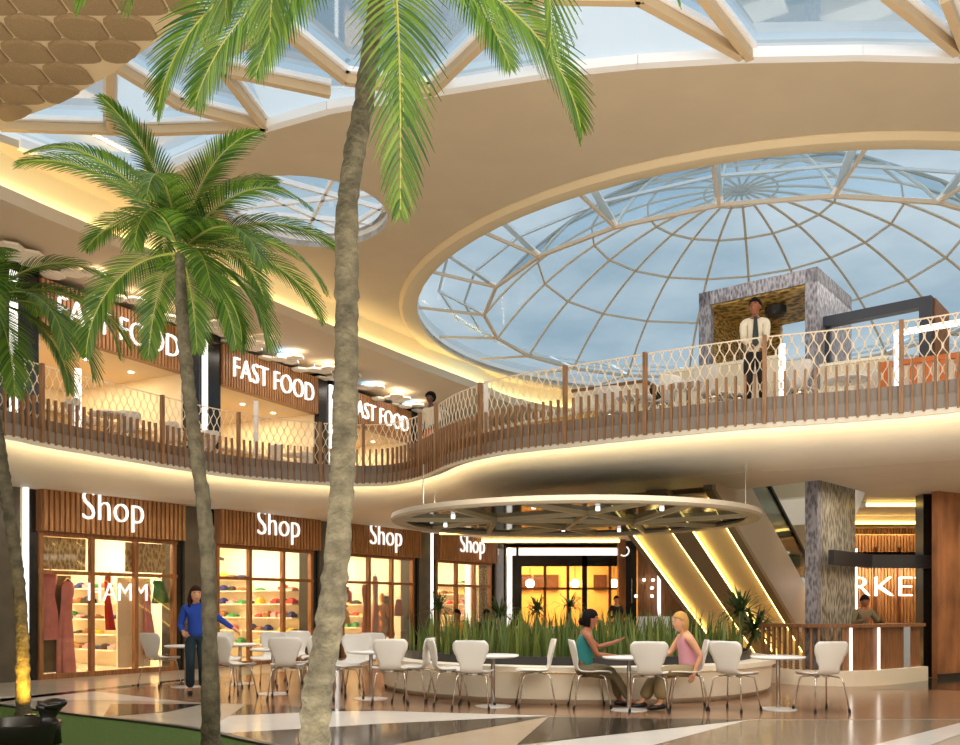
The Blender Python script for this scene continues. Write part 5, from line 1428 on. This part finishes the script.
def palm(label, base_px, path, widths, d, fronds, seed, ll, wl, L=1.0, dz=0.0):
    base = V(path[0][0], path[0][1], d)
    z0 = .03
    O = Vector((base.x, base.y, z0))
    rt = thing('palm_tree', label, 'palm tree', O, group=None)
    c = trunk(path, widths, d, rt, O, seed) - O
    for k, (az, el, l_, dr) in enumerate(fronds):
        frond(rt, c + Vector((0, 0, dz)), R(az), R(el), l_ * L, R(dr), seed * 100 + k, ll=ll, wl=wl, nl=54)
    return rt, c + O
def base_py(d): return HY + (EH - .02) * F / d
fr = []
q = random.Random(21)
for k in range(9):
    e_ = (k * 40 + q.uniform(-12, 12), q.uniform(8, 28), q.uniform(1.45, 1.7), q.uniform(75, 105))
    if not 205 < e_[0] < 262: fr.append(e_)
for k in range(8): fr.append((k * 45 + 20 + q.uniform(-12, 12), q.uniform(38, 60), q.uniform(1.5, 1.75), q.uniform(75, 105)))
for k in range(5): fr.append((k * 72 + 35 + q.uniform(-12, 12), q.uniform(66, 80), q.uniform(1.2, 1.5), q.uniform(50, 85)))
for az, e0, l0 in ((100, 5, 1.4), (342, -14, 1.45)): fr.append((az, e0, l0, 74))
for az in (305, 345, 25): fr.append((az + q.uniform(-8, 8), q.uniform(-25, -5), q.uniform(1.0, 1.25), q.uniform(55, 75)))
palm('slender palm with full crown in front of the first food sign', 0, [(211, base_py(8.5)), (211, 745), (210, 650), (208, 560), (203, 500), (196, 450), (190, 400), (184, 340), (181, 290), (180, 250)], [21, 18, 15, 15, 15, 14, 13, 13, 12, 10], 8.5, fr, 2, .36, .022)
fr = [(q.uniform(0, 360), q.uniform(40, 75), 1.6, 90) for k in range(3)]
for az, el, l_, dr in ((5, 25, 2.0, 110), (-30, 10, 2.0, 95), (-60, 20, 2.0, 110), (35, 35, 2.0, 105), (15, 55, 1.9, 110), (-15, -15, 1.8, 70), (70, 30, 1.8, 90), (-90, 20, 1.8, 100), (120, 30, 1.8, 90), (180, 30, 1.8, 90), (220, 20, 1.8, 90), (-45, -30, 1.7, 55), (-5, 5, 1.9, 95), (-75, -20, 1.6, 60)): fr.append((az, el, l_, dr))
palm('leaning small palm at the far left edge with a gold lit foot', 0, [(23, base_py(11.25)), (23, 690), (21, 613), (13, 537), (2, 460), (-8, 400), (-13, 350), (-12, 300)], [14, 13, 12, 12, 11, 11, 10, 10], 11.25, fr, 5, .42, .026)
fr = [(280, -27, 3.0, 72), (255, -10, 2.3, 80), (192, 22, 2.2, 92), (176, 5, 2.0, 88), (215, 12, 2.1, 100), (345, 25, 2.3, 100), (322, 4, 2.05, 105), (5, 30, 2.4, 70), (20, 5, 1.9, 85), (300, 0, 1.7, 85), (232, -5, 1.8, 85), (90, 30, 2.0, 80), (60, 40, 2.0, 80), (130, 35, 2.0, 80), (150, 20, 2.0, 85), (-18, 42, 2.6, 75), (250, 40, 2.2, 100)]
palm('tall palm in front whose crown hangs in from above', 0, [(312, base_py(6.0)), (315, 743), (317, 693), (327, 640), (334, 587), (341, 501), (344, 440), (346, 380), (347, 300), (348, 200), (364, 100), (377, 0), (381, -50)], [36, 30, 29, 27, 25, 25, 24, 23, 23, 21, 20, 17, 16], 6.0, fr, 9, .41, .024)

# ================================================================== BLACK TUB CHAIR ON THE LAWN, UPLIGHT
bc = Vector((X(22, 7.75), 7.75, .035))
rt = thing('tub_chair', 'gloss black low tub chair with a flared headrest on the lawn, bottom left corner', 'chair', bc)
MB().lathe([(.30, 0), (.36, .05), (.385, .36), (.36, .37), (.33, .30), (.30, .22), (0, .20)], 36, (-.08, 0, 0), cap=False).build('tub', 'black', rt, smooth=True, angle=50)
MB().tube([(.24, .0, .18), (.245, .0, .34), (.225, 0, .40), (.235, 0, .47), (.25, 0, .53)], [.10, .085, .065, .09, .12], 16, sq=.6).build('neck', 'black', rt, smooth=True)
hm_ = Matrix.Rotation(R(-10), 3, 'Y')
MB().ball((.255, 0, .515), (.135, .085, .055), 18, 10, 0, hm_).build('headrest', 'black', rt, smooth=True)
up_ = V(30, 722, 10.85); up_.z = .035
rt = thing('ground_uplight', 'small ground spotlight at the foot of the gold lit palm', 'lamp', up_)
MB().lathe([(0, 0), (.06, 0), (.07, .06), (.06, .06), (.05, .04), (0, .04)], 14).build('can', 'dark', rt)
MB().lathe([(0, .045), (.048, .045)], 14).build('lens', 'led_warm', rt)

# ================================================================== LIGHT
def area(name, loc, rot, sx_, sy_, W, rgb):
    l = bpy.data.lights.new(name, 'AREA'); l.shape = 'RECTANGLE'; l.size = sx_; l.size_y = sy_; l.energy = W; l.color = lin(rgb)
    o = bpy.data.objects.new(name, l); COL.objects.link(o); o.location = loc; o.rotation_euler = rot; return o
def spot(name, loc, tgt, W, rgb, ang=60, blend=.6, size=.1):
    l = bpy.data.lights.new(name, 'SPOT'); l.energy = W; l.color = lin(rgb); l.spot_size = R(ang); l.spot_blend = blend; l.shadow_soft_size = size
    o = bpy.data.objects.new(name, l); COL.objects.link(o); o.location = loc
    o.rotation_euler = (Vector(tgt) - Vector(loc)).to_track_quat('-Z', 'Y').to_euler(); return o
def point(name, loc, W, rgb, size=.1):
    l = bpy.data.lights.new(name, 'POINT'); l.energy = W; l.color = lin(rgb); l.shadow_soft_size = size
    o = bpy.data.objects.new(name, l); COL.objects.link(o); o.location = loc; return o
WARM = (255, 244, 230); WARM2 = (255, 220, 168)
area('hall_fill', (-1, 1.5, 8.4), (R(20), 0, 0), 12, 4, 620, WARM)  # added warm fill above the camera, no fixture belongs to it
area('hall_fill', (5, 1.0, 6.0), (R(62), 0, R(-10)), 8, 3, 500, WARM)  # second added fill, hanging free beside the camera
# added upward fill in place of light bounced off the stone floor
area('bounce_fill', (-2, 4.0, .3), (R(180), 0, 0), 14, 5, 1350, WARM)
for i in range(4):
    p = FO + FD * (T0 + PITCH * i + 1.85) - FN * (-2.2)
    p = FO + FD * (T0 + PITCH * i + 1.85) - FN * 2.2
    area('shop_light', (p.x, p.y, 3.2), (0, 0, math.atan2(FD.y, FD.x)), 2.6, 2.6, 280, (255, 232, 196))
for i in range(3):
    p = FO + UD * (UP0 + UPI * i + 2.4) - UN * 2.0
    area('counter_light', (p.x, p.y, 6.6), (0, 0, math.atan2(UD.y, UD.x)), 3, 2.4, 90, (255, 220, 170))
    p = FO + UD * (UP0 + UPI * i + 2.4) + UN * 1.0
    area('corridor_light', (p.x, p.y, 7.74), (0, 0, math.atan2(UD.y, UD.x)), 3, .8, 50, WARM)
area('cafe_light', (2.8, cy + 2, 3.2), (0, 0, 0), 3.4, 3, 380, (255, 214, 140))
area('upper_fill', (7, 17, 8.4), (0, 0, 0), 6, 5, 300, WARM)  # added unseen fill below the dome opening
area('seat_fill', (1.5, 12.0, 3.55), (0, 0, 0), 6, 1.0, 110, WARM)  # added fill floating over the seats, without a fixture
area('canopy_light', (1.62, 15.7, 2.82), (0, 0, 0), 3.5, 3.5, 50, WARM)
area('seat_fill', (-3.2, 17.0, 3.55), (0, 0, R(40)), 5, 1.0, 80, WARM)  # another added fill, on the shop side of the seats
area('bar_light', (8.0, 15.6, 3.5), (0, 0, 0), 3, 1.5, 60, WARM)
area('market_light', (9.1, 20.2, 2.28), (R(55), 0, 0), 2.4, .3, 90, WARM2)
area('market_light', (9.1, 20.5, 3.4), (R(20), 0, 0), 2.4, .3, 25, WARM2)
area('bar_light', (10.6, 15.2, 3.5), (0, 0, 0), 2, 1.5, 50, WARM2)
spot('palm_uplight', up_ + Vector((0, 0, .08)), V(22, 670, 11.25), 260, (255, 196, 70), 70)
for px in (360, 520, 680):
    p = Vector((X(px, 11.6), 11.6, 0))
# ------------------------------------------------------------------ sky
w = bpy.data.worlds.new('World'); SC.world = w; w.use_nodes = True
N = w.node_tree.nodes; L = w.node_tree.links; bg = N['Background']
tc = N.new('ShaderNodeTexCoord'); mp = N.new('ShaderNodeMapping'); mp.inputs['Scale'].default_value = (1.5, 1.5, 4)
L.new(tc.outputs['Generated'], mp.inputs['Vector'])
nz = N.new('ShaderNodeTexNoise'); nz.inputs['Scale'].default_value = 2.2; nz.inputs['Detail'].default_value = 6; nz.inputs['Roughness'].default_value = .55
L.new(mp.outputs['Vector'], nz.inputs['Vector'])
rp = N.new('ShaderNodeValToRGB'); rp.color_ramp.elements[0].position = .38; rp.color_ramp.elements[1].position = .68
rp.color_ramp.elements[0].color = (*lin((164, 184, 196)), 1); rp.color_ramp.elements[1].color = (*lin((224, 230, 232)), 1)
L.new(nz.outputs['Fac'], rp.inputs['Fac']); L.new(rp.outputs['Color'], bg.inputs['Color'])
sx3 = N.new('ShaderNodeSeparateXYZ'); L.new(tc.outputs['Generated'], sx3.inputs[0])
mr = N.new('ShaderNodeMapRange'); mr.interpolation_type = 'SMOOTHSTEP'      # overcast sky: brighter towards the zenith
mr.inputs['From Min'].default_value = .55; mr.inputs['From Max'].default_value = .95; mr.inputs['To Min'].default_value = 1.1; mr.inputs['To Max'].default_value = 4.0
L.new(sx3.outputs['Z'], mr.inputs['Value']); L.new(mr.outputs['Result'], bg.inputs['Strength'])
